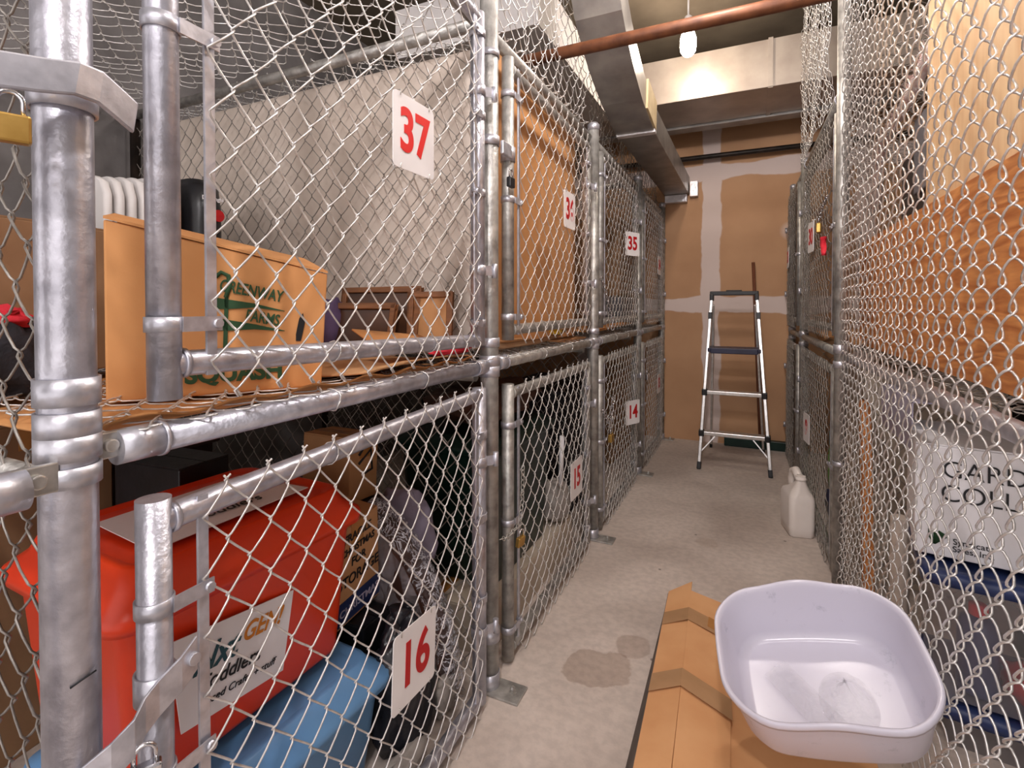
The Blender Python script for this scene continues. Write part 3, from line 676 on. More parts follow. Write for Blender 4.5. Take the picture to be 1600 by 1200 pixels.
chain('rusty chain around the post beside the door numbered 15', [(-.735, 1.48, .505), (-.735, 1.53, .49), (-.732, 1.58, .495), (-.73, 1.62, .50), (-.73, 1.645, .58), (-.73, 1.65, .70)], 'bolt')
chain('loose tail of chain under the brass padlock beside number 15', [(-.73, 1.645, .49), (-.728, 1.65, .43), (-.728, 1.655, .37)], 'bolt')
padlock((-.722, 1.615, .462), 'brass padlock on the chain beside the door numbered 15', 'brass', R(80), 1.0, R(8))
chain('bright chain hanging from the post of the third upper left door', [(-.74, 2.72, 1.42), (-.735, 2.78, 1.36), (-.73, 2.84, 1.28), (-.725, 2.90, 1.19), (-.725, 2.91, 1.13)], 'chrome', L=.03, r=.0025, wd=.01)
chain('bright chain looped on the third lower left door', [(-.73, 2.72, .70), (-.72, 2.80, .62), (-.72, 2.84, .58), (-.72, 2.88, .64), (-.73, 2.95, .74)], 'chrome', L=.03, r=.0025, wd=.01)
padlock((-.718, 2.86, .54), 'brass padlock on the third lower left door', 'brass', R(85), 1.3)
padlock((-.735, 4.05, .74), 'grey padlock at the near edge of the last lower left door', 'chrome', R(85), 1.3)
chain('short chain hanging by the tall right post near the number 30 sign', [(.315, 2.80, 1.78), (.31, 2.95, 1.75), (.305, 3.02, 1.70)], 'chrome', L=.03, r=.0025, wd=.009)
padlock((.305, 3.02, 1.685), 'pale brass padlock on the chain right of the aisle', 'brass', R(80), 1.4)
b = MB(); b.grid(lambda a, c: Vector((.31+.012*sin(a*7+c*3), 2.86+.05*a+.02*sin(c*5), 1.60-.09*c)), 6, 8); tag(b.build('red_ribbon', G['redfab'], thick=.002), 'small red and white ribbon tied by the padlock on the right', 'ribbon')

# ------------------------------------------------------------------ boxes
def carton(name, label, cat, loc, rz, size, m, rot=None, open_=False, tape=True, group=None, tapem='tape'):
    t = thing(name, label, cat, loc, rz, group, rot)
    X, Y, Z = size
    b = MB(); b.box((0, 0, Z/2), (X, Y, Z)); b.build('box_body', G[m], t, local=True, bevel=.004)
    b = MB(); b.box((0, -Y/4-.0005, Z+.002), (X-.004, Y/2-.003, .004)); b.build('top_flap', G[m], t, local=True)
    b = MB(); b.box((0, Y/4+.0005, Z+.002), (X-.004, Y/2-.003, .004)); b.build('top_flap', G[m], t, local=True)
    if tape:
        b = MB(); b.box((0, 0, Z+.0045), (X+.002, .05, .001)); b.box((X/2+.0006, 0, Z-.035), (.001, .05, .075)); b.box((-X/2-.0006, 0, Z-.035), (.001, .05, .075)); b.build('tape', G[tapem], t, local=True)
    return t
# squash box: front face from (-1.202,.596) to (-.974,.954), faces the aisle
A = Vector((-1.093, .542, 1.115)); B_ = Vector((-.887, .868, 1.115)); ud = (B_-A).normalized(); nd = Vector((ud.y, -ud.x, 0))
wid = .387; dep = .38
t = thing('produce_box', 'big orange-brown cardboard squash box on the upper left shelf', 'box', tuple((A+B_)/2-nd*dep/2))
def fp(u, z, n=0): return A+ud*u+Vector((0,0,z-1.115))+nd*n
zb, zl, zr = 1.080, 1.424, 1.336
b = MB(); b.hexa([fp(0, zb), fp(wid, zb), fp(wid, zb, -dep), fp(0, zb, -dep), fp(0, zl), fp(wid+.015, zr), fp(wid+.015, zr, -dep), fp(0, zl, -dep)]); bd = b.build('box_body', G['card'], t, bevel=.004)
m_ = dep*.5
b = MB(); b.hexa([fp(0, zl+.001, .002), fp(wid+.015, zr+.001, .002), fp(wid, zr+.045, -m_), fp(0, zl+.035, -m_), fp(0, zl+.006, .002), fp(wid+.015, zr+.006, .002), fp(wid, zr+.05, -m_), fp(0, zl+.04, -m_)]); b.build('top_flap', G['card'], t)
b = MB(); b.hexa([fp(0, zl+.035, -m_), fp(wid, zr+.045, -m_), fp(wid, zr+.001, -dep), fp(0, zl+.001, -dep), fp(0, zl+.04, -m_), fp(wid, zr+.05, -m_), fp(wid, zr+.006, -dep), fp(0, zl+.006, -dep)]); b.build('top_flap', G['card'], t)
up = Vector((0,0,1)); sl = (ud+up*-.2)
text('GREENWAY', 'lettering', .034, fp(.247, 1.293, .003), sl, up, G['green'], bd, bold=.0007, sx=.66)
text('FARMS', 'lettering', .034, fp(.267, 1.236, .003), sl, up, G['green'], bd, bold=.0007, sx=.66)
text('SQUASH', 'lettering', .048, fp(.215, 1.122, .003), ud, up, G['green'], bd, bold=.002, sx=.98)
b = MB()   # printed vine mark with two long leaves
def prf(P): b.add([fp(u, z, .002) for u, z in P]+[fp(u, z, .003) for u, z in P], [tuple(range(len(P))), tuple(range(2*len(P)-1, len(P)-1, -1))]+[(k, (k+1) % len(P), (k+1) % len(P)+len(P), k+len(P)) for k in range(len(P))])
prf([(.178, 1.280), (.19, 1.278), (.25, 1.268), (.31, 1.252), (.31, 1.2505), (.25, 1.259), (.20, 1.256), (.178, 1.256)])
prf([(.178, 1.238), (.20, 1.234), (.25, 1.224), (.31, 1.209), (.31, 1.2075), (.25, 1.213), (.20, 1.211), (.178, 1.212)])
prf([(.196, 1.285), (.203, 1.285), (.200, 1.175), (.192, 1.175)])
b.tube([fp(.198, 1.28, .002), fp(.206, 1.305, .002), fp(.203, 1.325, .002), fp(.19, 1.332, .002), fp(.18, 1.322, .002)], .0045, 6)
b.build('printed_mark', G['green'], bd)
b = MB(); prf([(.333, 1.185), (.343, 1.185), (.352, 1.225), (.348, 1.247), (.34, 1.235), (.333, 1.20)]); b.build('hand_hole', G['black'], bd)
b = MB(); b.cyl(fp(.0, 1.34, -.09)-ud*.001, fp(0, 1.34, -.09)-ud*.002, .025, 20); b.build('round_print', G['cardD'], bd)
# flattened cardboard on the shelf
b = MB()
for k, (x0, x1, y0, y1, z, a) in enumerate([(-.80, -1.7, .40, 1.43, 1.101, 0)]):
    def fn(p, q): return Vector((x0+(x1-x0)*p, y0+(y1-y0)*q, z-.030*min(1, p*9)+.004*noise.noise(Vector((p*5, q*9, 1)))+(.006*sin(q*40) if p < .05 else 0)))
    b.grid(fn, 10, 40)
tag(b.build('flat_cardboard', G['card'], thick=.004), 'flattened orange cardboard sheet lying under the squash box', 'cardboard')
b = MB(); b.grid(lambda p, q: Vector((-.81-.6*p, .95+.46*q-.1*p, 1.108-.02*min(1,p*5)+.02*p+.012*sin(q*3)+.004*noise.noise(Vector((p*6, q*6, 3))))), 8, 14)
tag(b.build('flat_cardboard', G['cardB'], thick=.004), 'wrinkled tan cardboard sheet right of the squash box', 'cardboard')
b = MB(); b.grid(lambda p, q: Vector((-.85-.12*p, 1.06+.30*q, 1.137+.03*(1-q)*p+.035*p)), 4, 4)
tag(b.build('flat_cardboard', G['card'], thick=.004), 'bright cardboard flap lying in front of the picture frames', 'cardboard')
b = MB(); b.blob((-.835, 1.34, 1.128), (.03, .10, .012), .3, 3, 4); tag(b.build('red_cloth', G['redfab']), 'scrap of red cloth at the shelf edge by the post', 'cloth')
# heater
t = thing('oil_heater', 'white finned oil heater with black control end behind the squash box', 'heater', (-1.95, 1.1, 1.1))
for k in range(7):
    b = MB(); y = .93+k*.036; b.rrloft([(.012, .016, .010, 1.15), (.09, .013, .012, 1.17), (.11, .013, .012, 1.3), (.11, .013, .012, 1.62), (.09, .013, .012, 1.66+.006*k), (.05, .010, .009, 1.68+.006*k)], 24, (-1.95, y, 0)); b.build('fin', G['heater'], t)
b = MB(); b.rrloft([(.10, .055, .04, 1.14), (.11, .06, .05, 1.3), (.11, .06, .05, 1.62), (.10, .055, .045, 1.70), (.06, .04, .035, 1.735)], 32, (-1.92, 1.25, 0)); b.build('control_housing', G['blackpl'], t)
text('DeLonghi', 'logo_lettering', .02, (-1.805, 1.25, 1.66), (.1,1,0), (0,0,1), G['paper'], t, bold=.0003)
b = MB(); b.cyl((-1.812, 1.27, 1.60), (-1.80, 1.27, 1.60), .022, 16); b.build('red_dial', G['redink2'], t)
# picture frames on shelf
def pframe(label, c, wd, ht, rz, lean, fm='frame', inner='framedark'):
    t = thing('picture_frame', label, 'picture frame', c, rot=(lean, 0, rz))
    fw = .018
    b = MB(); b.box((0,0,fw/2), (wd, .02, fw)); b.box((0,0,ht-fw/2), (wd, .02, fw)); b.box((-wd/2+fw/2,0,ht/2), (fw, .02, ht)); b.box((wd/2-fw/2,0,ht/2), (fw, .02, ht)); b.build('frame', G[fm], t, local=True, bevel=.003)
    b = MB(); b.box((0, .004, ht/2), (wd-fw, .008, ht-fw)); b.build('picture', G[inner], t, local=True)
pframe('large reddish wooden picture frame leaning beside the squash box', (-1.14, 1.36, 1.135), .30, .195, R(8), R(-12))
pframe('smaller dark picture frame leaning in front of the stack', (-1.16, 1.29, 1.125), .24, .15, R(12), R(-16), inner='framedark')
pframe('thin ochre picture frame nearest the beige panel end', (-.955, 1.40, 1.135), .15, .175, R(14), R(-6), inner='ochre')
b = MB(); b.blob((-1.275, 1.30, 1.19), (.035, .08, .095), .2, 3, 2); tag(b.build('purple_cloth', G['purple']), 'folded dark purple cloth beside the squash box', 'cloth')
# dark boxes behind squash box and bag at left edge
carton('moving_box', 'dull cardboard box seen behind the thick left post', 'box', (-1.68, .66, 1.10), R(8), (.32, .4, .36), 'cardD')
t = thing('duffel_bag', 'black bag with a red flap at the left edge', 'bag', (-1.37, .47, 1.085))
b = MB(); b.blob((-1.37, .47, 1.16), (.13, .09, .09), .25, 2.5, 3, flat=-.075); b.build('bag_body', G['fabric'], t)
b = MB(); b.blob((-1.36, .45, 1.235), (.10, .07, .03), .3, 3, 6); b.build('red_flap', G['redfab'], t)
b = MB(); b.strap([(-1.30, .40, 1.24), (-1.27, .378, 1.19), (-1.26, .375, 1.12), (-1.27, .39, 1.09)], (1,.2,0), .03, .004); b.build('strap', G['blackpl'], t)
# tall beige and ochre panels in locker 36
b = MB(); b.box((-1.66, 1.545, 1.625), (1.60, .035, 1.02)); tag(b.build('beige_panel', G['beige'], bevel=.004), 'tall smooth beige panel standing behind the dark mesh side wall', 'panel')
b = MB(); b.box((-.87, 2.105, 1.66), (.02, 1.05, 1.10)); tag(b.build('ochre_panel', G['ochre'], bevel=.002), 'tall ochre hardboard sheet standing behind the door numbered 36', 'panel')
b = MB(); b.grid(lambda p, q: Vector((-.80-.5*p, 1.56+1.08*q, 1.115+.022*sin(q*5+.6)*1+.03*p*q)), 6, 24); tag(b.build('flat_cardboard', G['cardB'], thick=.006), 'bowed cardboard sheet below the door numbered 36', 'cardboard')
b = MB(); b.tube([(-.80, 1.58, 1.122), (-.80, 1.95, 1.118), (-.81, 2.2, 1.13), (-.82, 2.42, 1.165), (-.83, 2.6, 1.175)], .011, 8); tag(b.build('curved_stick', G['cardD']), 'thin curved stick lying under the door numbered 36', 'stick')
b = MB(); b.blob((-.80, 2.17, 1.15), (.02, .05, .012), .3, 3, 1); tag(b.build('yellow_tape_roll', G['yellow']), 'yellow scrap lying on the curved stick', 'tape')
# locker 35 and 34 contents
b = MB(); P = []
for k in range(61):
    a = k/60; P.append((-.90-.05*a, 3.02+.10*sin(a*2.5)+.16*a, 1.20+.62*(1-a)**1.2))
b.tube(P, [.022+.003*(k % 2) for k in range(61)], 10); tag(b.build('flexible_hose', G['rope']), 'ribbed cream hose hanging inside the third upper left locker', 'hose')
carton('moving_box', 'dark brown box inside the third upper left locker', 'box', (-1.38, 3.25, 1.175), R(5), (.6, .8, .70), 'cardD')
b = MB(); b.blob((-.95, 3.35, 1.17), (.06, .12, .065), .3, 3, 8); tag(b.build('blue_cloth', G['navy']), 'blue cloth at the bottom of the third upper left locker', 'cloth')
b = MB(); b.grid(lambda p, q: Vector((-.80-.4*p, 2.75+1.05*q, 1.125+.025*p+.02*q)), 4, 8); tag(b.build('flat_cardboard', G['card'], thick=.008), 'cardboard sheet under the third upper left door', 'cardboard')
carton('moving_box', 'brown box filling the last upper left locker', 'box', (-1.2, 4.45, 1.35), R(0), (.5, .8, .62), 'cardD')
carton('storage_case', 'grey case under the brown box in the last upper left locker', 'case', (-1.2, 4.45, 1.11), R(0), (.55, .85, .225), 'deskgrey', tape=False)

# ------------------------------------------------------------------ locker 16 (lower near left)
def tote(name, label, loc, rz, X, Y, Z, m, lidm, rot=None, lid_h=.06, lid_over=.018, ribs=True, bm='', cat='storage bin'):
    t = thing(name, label, cat, loc, rz, None, rot)
    hx, hy = X/2, Y/2
    b = MB(); b.rrloft([(hx*.86, hy*.86, .03, 0), (hx*.88, hy*.88, .035, .01), (hx*.97, hy*.97, .04, Z-.05), (hx*.985, hy*.985, .04, Z-.045), (hx*.99, hy*.99, .04, Z)], 40); b.build('bin_body', G[m], t, local=True)
    b = MB(); o = lid_over
    b.rrloft([(hx+o, hy+o, .05, Z-.03), (hx+o+.003, hy+o+.003, .05, Z-.012), (hx+o, hy+o, .05, Z+.0), (hx*.95, hy*.95, .05, Z+lid_h*.45), (hx*.90, hy*.90, .05, Z+lid_h*.95), (hx*.86, hy*.86, .05, Z+lid_h), (hx*.80, hy*.80, .05, Z+lid_h*.86)], 48); b.build('lid', G[lidm], t, local=True)
    return t
# red bin: near corner ~(-.95,.51); front face parallel to the fence
t = tote('red_storage_bin', 'large red plastic storage bin with white handwritten labels', (-1.20, .80, .345), R(88), .57, .44, .37, 'red', 'red', lid_h=.065)
def rp(u, z, n=0): return Vector((-.972-.006+n-(.712-z)*.075, .515+u, z))
b = MB(); b.hexa([rp(.10, .43, .0), rp(.34, .40, .0), rp(.34, .40, .002), rp(.10, .43, .002), rp(.07, .63, .0), rp(.36, .585, .0), rp(.36, .585, .002), rp(.07, .63, .002)]); fl = b.build('front_label', G['paper'], t)
tu = Vector((0,1,-.12)); wu = Vector((.07,.02,1))
text('Nxt', 'handwriting', .075, rp(.165, .55, .004), tu, wu, G['tealink'], fl, bold=.0012, shear=.3, sx=.8)
text('GEN!', 'handwriting', .055, rp(.275, .55, .004), tu, wu, G['orangeink'], fl, bold=.0008, shear=.3, sx=.8)
text('Toddlers', 'handwriting', .042, rp(.20, .495, .004), tu, wu, G['black'], fl, bold=.0003, shear=.2, sx=.95)
text('used Crafts + stuff', 'handwriting', .022, rp(.23, .452, .004), tu, wu, G['black'], fl, shear=.2)
b = MB(); b.hexa([(-1.06, .60, .782), (-1.06, .99, .782), (-1.30, .97, .785), (-1.30, .62, .785), (-1.06, .60, .784), (-1.06, .99, .784), (-1.30, .97, .787), (-1.30, .62, .787)]); b.build('lid_label', G['paper'], t)
text('Nxt GEN', 'handwriting', .075, (-1.20, .80, .789), (.1,1,0), (-1,.1,0), G['tealink'], t, bold=.001, shear=.3, sx=.8)
text('Toddlers', 'handwriting', .05, (-1.115, .80, .788), (.1,1,0), (-1,.1,0), G['black'], t, shear=.2, sx=.9)
tote('blue_storage_tote', 'light blue tote under the red bin', (-1.16, .83, 0), R(88), .58, .50, .27, 'blue', 'blue', lid_h=.05)
# boxes behind
carton('moving_box', 'dull box behind the red bin with stamped symbols', 'box', (-2.05, .70, .0), R(8), (.4, .45, .93), 'cardD')
carton('gift_box', 'black printed box behind the red bin', 'box', (-1.60, .97, .0), R(4), (.28, .16, .80), 'blackpl', tape=False)
t = carton('christmas_box', 'tilted cardboard box marked for storage in black marker', 'box', (-1.14, 1.20, .337), 0, (.13, .185, .30), 'cardB', rot=(R(7), R(5), R(0)))
carton('storage_case', 'low black case under the box marked for storage', 'case', (-1.17, 1.215, 0), 0, (.30, .12, .32), 'blackpl', tape=False)
M_ = WM[t.name]; f0 = lambda x, y, z: M_ @ Vector((x, y, z)); dx = (M_.to_3x3() @ Vector((0,1,0))); dz = (M_.to_3x3() @ Vector((0,0,1)))
for s_, z, sz in (('FRAGILE', .265, .034), ('CHRISTMAS', .225, .030), ('FOR', .185, .036), ('STORAGE', .135, .044)):
    text(s_, 'handwriting', sz, f0(.0675, .0, z), dx, dz, G['black'], t, bold=.0006, shear=.1, sx=.9)
b = MB(); b.box((.0665, 0, .045), (.002, .182, .07)); b.build('navy_strip', G['navy'], t, local=True)
text('CHRISTMAS', 'lettering', .032, f0(.0685, .0, .045), dx, dz, G['lavender'], t, bold=.0004)
t = carton('moving_box', 'cardboard box with a black arrow mark behind the christmas box', 'box', (-1.34, 1.395, .585), 0, (.22, .14, .22), 'cardB', rot=(R(-3), 0, R(0)))
M_ = WM[t.name]; b = MB(); b.tube([(.111, -.03, .13), (.111, .03, .17), (.111, .04, .10), (.111, -.01, .09)], .005, 6); b.tube([(.111, -.03, .16), (.111, .0, .19), (.111, .03, .18)], .005, 6); b.build('arrow_mark', G['black'], t, local=True)
# lavender cushion
b = MB(); b.blob((-1.08, 1.435, .50), (.12, .035, .13), .2, 2.4, 5, flat=-.16); tag(b.build('grey_cushion', G['greyfab']), 'grey lavender cushion behind the plastic wrapped furniture', 'cushion')
b = MB(); b.box((-1.36, 1.40, .29), (.30, .15, .58)); tag(b.build('dark_cabinet', G['darkwood'], bevel=.006), 'narrow dark wooden cabinet under the box with the arrow mark', 'cabinet')
b = MB(); b.box((-1.08, 1.435, .18), (.24, .07, .36)); tag(b.build('dark_board', G['darkwood'], bevel=.006), 'dark board standing under the grey cushion', 'board')
b = MB(); b.box((-2.3, 1.20, .35), (.5, .42, .7)); b.box((-2.3, 1.20, .71), (.54, .46, .03)); tag(b.build('dark_cabinet', G['darkwood'], bevel=.006), 'dark wooden cabinet deep in the lower left locker', 'cabinet')
# shrink-wrapped curved furniture
t = thing('wrapped_chair', 'curved brown chair wrapped in clear plastic film', 'chair', (-1.0, 1.35, 0))
arc = [(-1.15, 1.335, .585), (-1.11, 1.335, .575), (-1.05, 1.335, .54), (-.99, 1.345, .46), (-.94, 1.36, .36), (-.90, 1.375, .24), (-.88, 1.385, .12), (-.875, 1.39, .02)]
b = MB(); vs = []; fs = []
for k, (x, y, z) in enumerate(arc): vs += [(x, y-.045, z), (x, y+.035, z), (x-.02, y+.035, 0.0), (x-.02, y-.045, 0.0)]
for k in range(len(arc)-1): fs += [(k*4+j, k*4+(j+1) % 4, (k+1)*4+(j+1) % 4, (k+1)*4+j) for j in range(4)]
fs += [(3,2,1,0), tuple((len(arc)-1)*4+j for j in range(4))]
b.add(vs, fs); b.build('chair_back', G['brown'], t)
b = MB()
P = []; rr = []
for k in range(len(arc)*5-4):
    i = k/5; a0 = Vector(arc[int(i)]); a1 = Vector(arc[min(int(i)+1, len(arc)-1)]); p = a0.lerp(a1, i-int(i)); P.append(p+Vector((.01, -.005, .006))); rr.append(.042+.012*noise.noise(Vector((k*.9, 0, 0))))
b.tube(P, rr, 14); o = b.build('plastic_wrap', G['film2'], t)
b = MB()
def wrapf(a, c):
    i = a*(len(arc)-1); a0 = Vector(arc[int(i)]); a1 = Vector(arc[min(int(i)+1, len(arc)-1)]); p = a0.lerp(a1, i-int(i)) if i < len(arc)-1 else a0
    z = p.z*(1-c*.85); return Vector((p.x+.0, p.y-.052-.02*noise.noise(Vector((a*9, c*5, 2))), z))
b.grid(wrapf, 40, 14); b.build('plastic_sheet', G['film'], t)
# garbage bag
t = thing('garbage_bag', 'shiny black garbage bag behind the number 16 sign', 'bag', (-.98, 1.22, 0))
b = MB(); b.blob((-.915, 1.20, .16), (.075, .11, .19), .25, 1.8, 9, 40, 26, flat=-.155); b.build('bag_body', G['bag'], t)
b = MB(); b.tube([(-.92, 1.2, .33), (-.92, 1.195, .355), (-.92, 1.2, .385)], [.03, .016, .035], 10); b.build('bag_neck', G['bag'], t)
b = MB(); b.blob((-.86, 1.335, .05), (.03, .05, .05), .3, 3, 12, flat=-.045); tag(b.build('crumpled_plastic', G['greycloth']), 'crumpled grey wrapping on the floor behind the lower left door', 'wrapping')
b = MB(); b.blob((-.835, 1.08, .03), (.03, .12, .028), .3, 3, 14, flat=-.025); tag(b.build('grey_cloth', G['greycloth']), 'dull grey cloth on the floor below the number 16 sign', 'cloth')

# ------------------------------------------------------------------ locker 15, 14, 13 contents
t = tote('green_storage_bin', 'dark green bin standing behind the door numbered 15', (-1.10, 2.02, .17), R(90), .62, .46, .55, 'dkgreen', 'dkgreen', lid_h=.03)
carton('moving_box', 'flat grey cardboard box under the dark green bin', 'box', (-1.08, 2.08, 0), R(90), (.95, .46, .165), 'palewall')
b = MB(); b.blob((-.92, 2.44, .27), (.09, .09, .10), .3, 3, 3, flat=-.095); tag(b.build('paper_bundle', G['greycloth']), 'crumpled pale bundle at the far side of the dark green bin', 'bundle')
b = MB(); b.blob((-1.1, 2.05, .85), (.2, .3, .075), .3, 3, 15); tag(b.build('brown_blanket', G['brown']), 'reddish brown blanket on top of the dark green bin', 'blanket')
b = MB(); b.cyl((-.85, 2.38, .38), (-.85, 2.40, .62), .012, 10); tag(b.build('white_stick', G['paper']), 'thin white tube standing beside the dark green bin', 'tube')
carton('moving_box', 'dark box deep in the third lower left locker', 'box', (-1.25, 3.3, 0), 0, (.5, .8, .75), 'fabric', tape=False)
carton('moving_box', 'brown box low in the last lower left locker', 'box', (-1.25, 4.45, 0), 0, (.5, .8, .7), 'cardD')
# ------------------------------------------------------------------ right lockers
b = MB(); b.box((.515, 1.56, 1.72), (.018, 1.02, 1.25)); tag(b.build('plywood_sheet', G['pine'], bevel=.001), 'pale plywood sheet standing upright behind the near right mesh', 'plywood')
b = MB(); b.hexa([(.478, .75, 1.085), (.478, 3.12, 1.085), (.496, 3.12, 1.085), (.496, .75, 1.085), (.478, .75, 1.56), (.478, 3.0, 1.56), (.496, 3.0, 1.56), (.496, .75, 1.56)]) if False else b.box((.487, 1.88, 1.325), (.018, 2.25, .49))
tag(b.build('fir_board', G['orangewood'], bevel=.002), 'wide orange wooden board lying on edge on the right shelf', 'board')
t = thing('tool_case', 'dark grey case with black front behind the right mesh', 'case', (.8, 2.6, 1.08))
b = MB(); b.box((.85, 2.55, 1.5), (.5, .55, .82)); b.build('case_body', G['blackpl'], t, bevel=.02)
b = MB(); b.box((.595, 2.42, 1.86), (.02, .28, .30)); b.build('grey_panel', G['deskgrey'], t, bevel=.005)
b = MB(); b.box((.59, 2.32, 1.35), (.015, .03, .5)); b.build('wood_trim', G['stick'], t)
t = thing('fluffy_garland', 'pink and white fluffy garland heaped near the top of the right fence', 'garland', (.55, 2.4, 1.95))
b = MB(); random.seed(3)
gp = [Vector((.56, 3.1, 1.75)), Vector((.56, 3.05, 1.9)), Vector((.55, 2.95, 2.02)), Vector((.55, 2.75, 2.05)), Vector((.55, 2.5, 2.07)), Vector((.55, 2.3, 2.12)), Vector((.55, 2.15, 2.16))]
for k in range(700):
    i = random.random()*(len(gp)-1); p = gp[int(i)].lerp(gp[int(i)+1], i-int(i))
    d = Vector((random.gauss(0,1), random.gauss(0,1), random.gauss(0,1))).normalized()*random.uniform(.03, .06); d.x = -abs(d.x)
    q = p+d; b.add([p+d.cross(Vector((0,.3,1))).normalized()*.004, p-d.cross(Vector((0,.3,1))).normalized()*.004, q], [(0,1,2)])
b.build('fluff', G['garland'], t)
b = MB(); b.tube(gp, .022, 8); b.build('garland_core', G['garland'], t)
# white printed box on a bin, lower right
t = thing('garden_box', 'large white printed box behind the lower right mesh', 'box', (.455, 1.93, .515), R(-10))
b = MB(); b.box((.29, .2, .165), (.58, .40, .33)); gb = b.build('box_body', G['paper'], t, local=True, bevel=.004)
b = MB(); b.box((.29, .1, .333), (.578, .195, .004)); b.build('top_flap', G['paper'], t, local=True)
b = MB(); b.box((.29, .3, .333), (.578, .195, .004)); b.build('top_flap', G['paper'], t, local=True)
M_ = WM[t.name]; m3 = M_.to_3x3(); q = lambda x, z: M_ @ Vector((x, -.0035, z))
text('GARDEN', 'lettering', .072, q(.20, .262), m3 @ Vector((1,0,0)), (0,0,1), G['black'], gb, bold=-.0006, sx=.95)
text('COLLECTION', 'lettering', .072, q(.27, .192), m3 @ Vector((1,0,0)), (0,0,1), G['black'], gb, bold=-.0006, sx=.95)
text('Syndicate', 'lettering', .024, q(.135, .052), m3 @ Vector((1,0,0)), (0,0,1), G['black'], gb)
text('Sales, Inc.', 'lettering', .024, q(.135, .030), m3 @ Vector((1,0,0)), (0,0,1), G['black'], gb)
b = MB()
for a in (-.6, 0, .6, 1.2): b.hexa([q(.045, .035), q(.050, .035), q(.050, .035), q(.045, .035), q(.045+.022*sin(a), .07+.01*cos(a)), q(.052+.022*sin(a), .066+.01*cos(a)), q(.056+.022*sin(a), .06), q(.045+.022*sin(a), .056)])
b.build('leaf_emblem', G['green'], t); b = MB()
b.tube([q(.30, .14), q(.335, .125), q(.37, .13), q(.39, .15)], .004, 6); b.tube([q(.37, .13), q(.40, .10), q(.42, .05)], .005, 6)
b.build('green_flourish', G['green'], t)
# clear bins with navy lids under it
def clearbin(loc, rz, X, Y, Z, label, stuff):
    t = thing('clear_storage_bin', label, 'storage bin', loc, rz)
    b = MB(); b.rrloft([(X/2*.9, Y/2*.9, .03, 0), (X/2*.98, Y/2*.98, .035, Z-.03), (X/2, Y/2, .035, Z-.03), (X/2, Y/2, .035, Z)], 40, capt=False); b.build('bin_body', G['clear'], t, local=True)
    b = MB(); b.rrloft([(X/2+.012, Y/2+.012, .04, Z-.022), (X/2+.014, Y/2+.014, .04, Z), (X/2+.01, Y/2+.01, .04, Z+.014), (X/2-.02, Y/2-.02, .03, Z+.016), (X/2-.03, Y/2-.03, .03, Z+.008)], 40); b.build('lid', G['navy'], t, local=True)
    return t
clearbin((.775, 1.98, .135), R(-8), .58, .36, .355, 'clear bin with navy lid and bright things inside, under the white printed box', 1)
clearbin((.80, 1.98, .0), R(-8), .58, .36, .112, 'low clear bin with navy lid at the bottom of the lower right stack', 1)
def inbin(name, label, cat, c, rad, m, seed):
    b = MB(); b.blob(c, rad, .25, 2.6, seed, 18, 12, flat=-rad[2]*.9); tag(b.build(name, G[m]), label, cat)
t = thing('blue_canister', 'blue canister with a red cap inside the clear bin', 'canister', (.60, 1.90, .15))
b = MB(); b.lathe([(.045, .15), (.048, .16), (.048, .33), (.04, .36), (.02, .372)], (.60, 1.90, 0), 24); b.build('canister_body', G['navy'], t)
b = MB(); b.lathe([(.022, .365), (.022, .40), (.015, .405)], (.60, 1.90, 0), 16); b.build('cap', G['redfab'], t)
inbin('red_cloth', 'dark red cloth at the bottom of the clear bin', 'cloth', (.74, 1.90, .20), (.08, .06, .06), 'redink2', 5)
inbin('green_cloth', 'green cloth in the middle of the clear bin', 'cloth', (.75, 1.91, .31), (.07, .05, .045), 'dkgreen', 6)
inbin('red_bow', 'bright red bow near the right of the clear bin', 'bow', (.93, 1.88, .36), (.06, .05, .05), 'redfab', 7)
inbin('brown_cloth', 'brown cloth low at the right of the clear bin', 'cloth', (.92, 1.90, .21), (.08, .06, .07), 'brown', 8)
b = MB(); b.box((.52, 2.35, .94), (.06, .45, .005)); b.box((.492, 2.35, .86), (.004, .45, .16)); tag(b.build('lavender_sheet', G['lavender']), 'pale lavender sheet hanging under the right mid rail', 'sheet')
b = MB(); b.hexa([(.43, 2.50, 0), (.465, 2.50, 0), (.465, 2.56, 0), (.43, 2.56, 0), (.425, 2.60, .86), (.46, 2.60, .86), (.46, 2.66, .86), (.425, 2.66, .86)]); tag(b.build('slanting_plank', G['orangewood'], bevel=.003), 'slanting orange wooden plank behind the lower right mesh', 'plank')
carton('moving_box', 'pale beige box behind the mesh beside the tall right post', 'box', (.72, 3.05, 0), 0, (.5, .5, .97), 'palewall')
b = MB(); b.cyl((.50, 2.3, .0), (.50, 2.3, .49), .03, 16); tag(b.build('pale_pole', G['beige'], bevel=.003), 'pale round pole standing beside the clear bins', 'pole')
t = thing('green_package', 'lime green and pale blue plastic package behind the jug', 'package', (.50, 3.62, 0))
b = MB(); b.rrloft([(.05, .16, .03, .0), (.06, .18, .04, .1), (.06, .18, .04, .22), (.05, .17, .03, .30)], 32, (.50, 3.6, .1)); b.build('package_body', G['lime'], t)
b = MB(); b.rrloft([(.055, .17, .03, .30), (.055, .17, .03, .38), (.04, .13, .03, .42)], 32, (.50, 3.6, .1)); b.build('package_top', G['cyan'], t)
b = MB(); b.rrloft([(.07, .2, .03, 0), (.07, .2, .03, .10)], 32, (.50, 3.6, 0)); b.build('package_base', G['navy'], t)
carton('moving_box', 'tan box on the shelf of the second right bay', 'box', (.98, 3.4, 1.09), 0, (.5, .8, .6), 'cardB')
carton('moving_box', 'dark box low in the second right bay', 'box', (1.5, 3.4, 0), 0, (.5, .9, .8), 'fabric', tape=False)
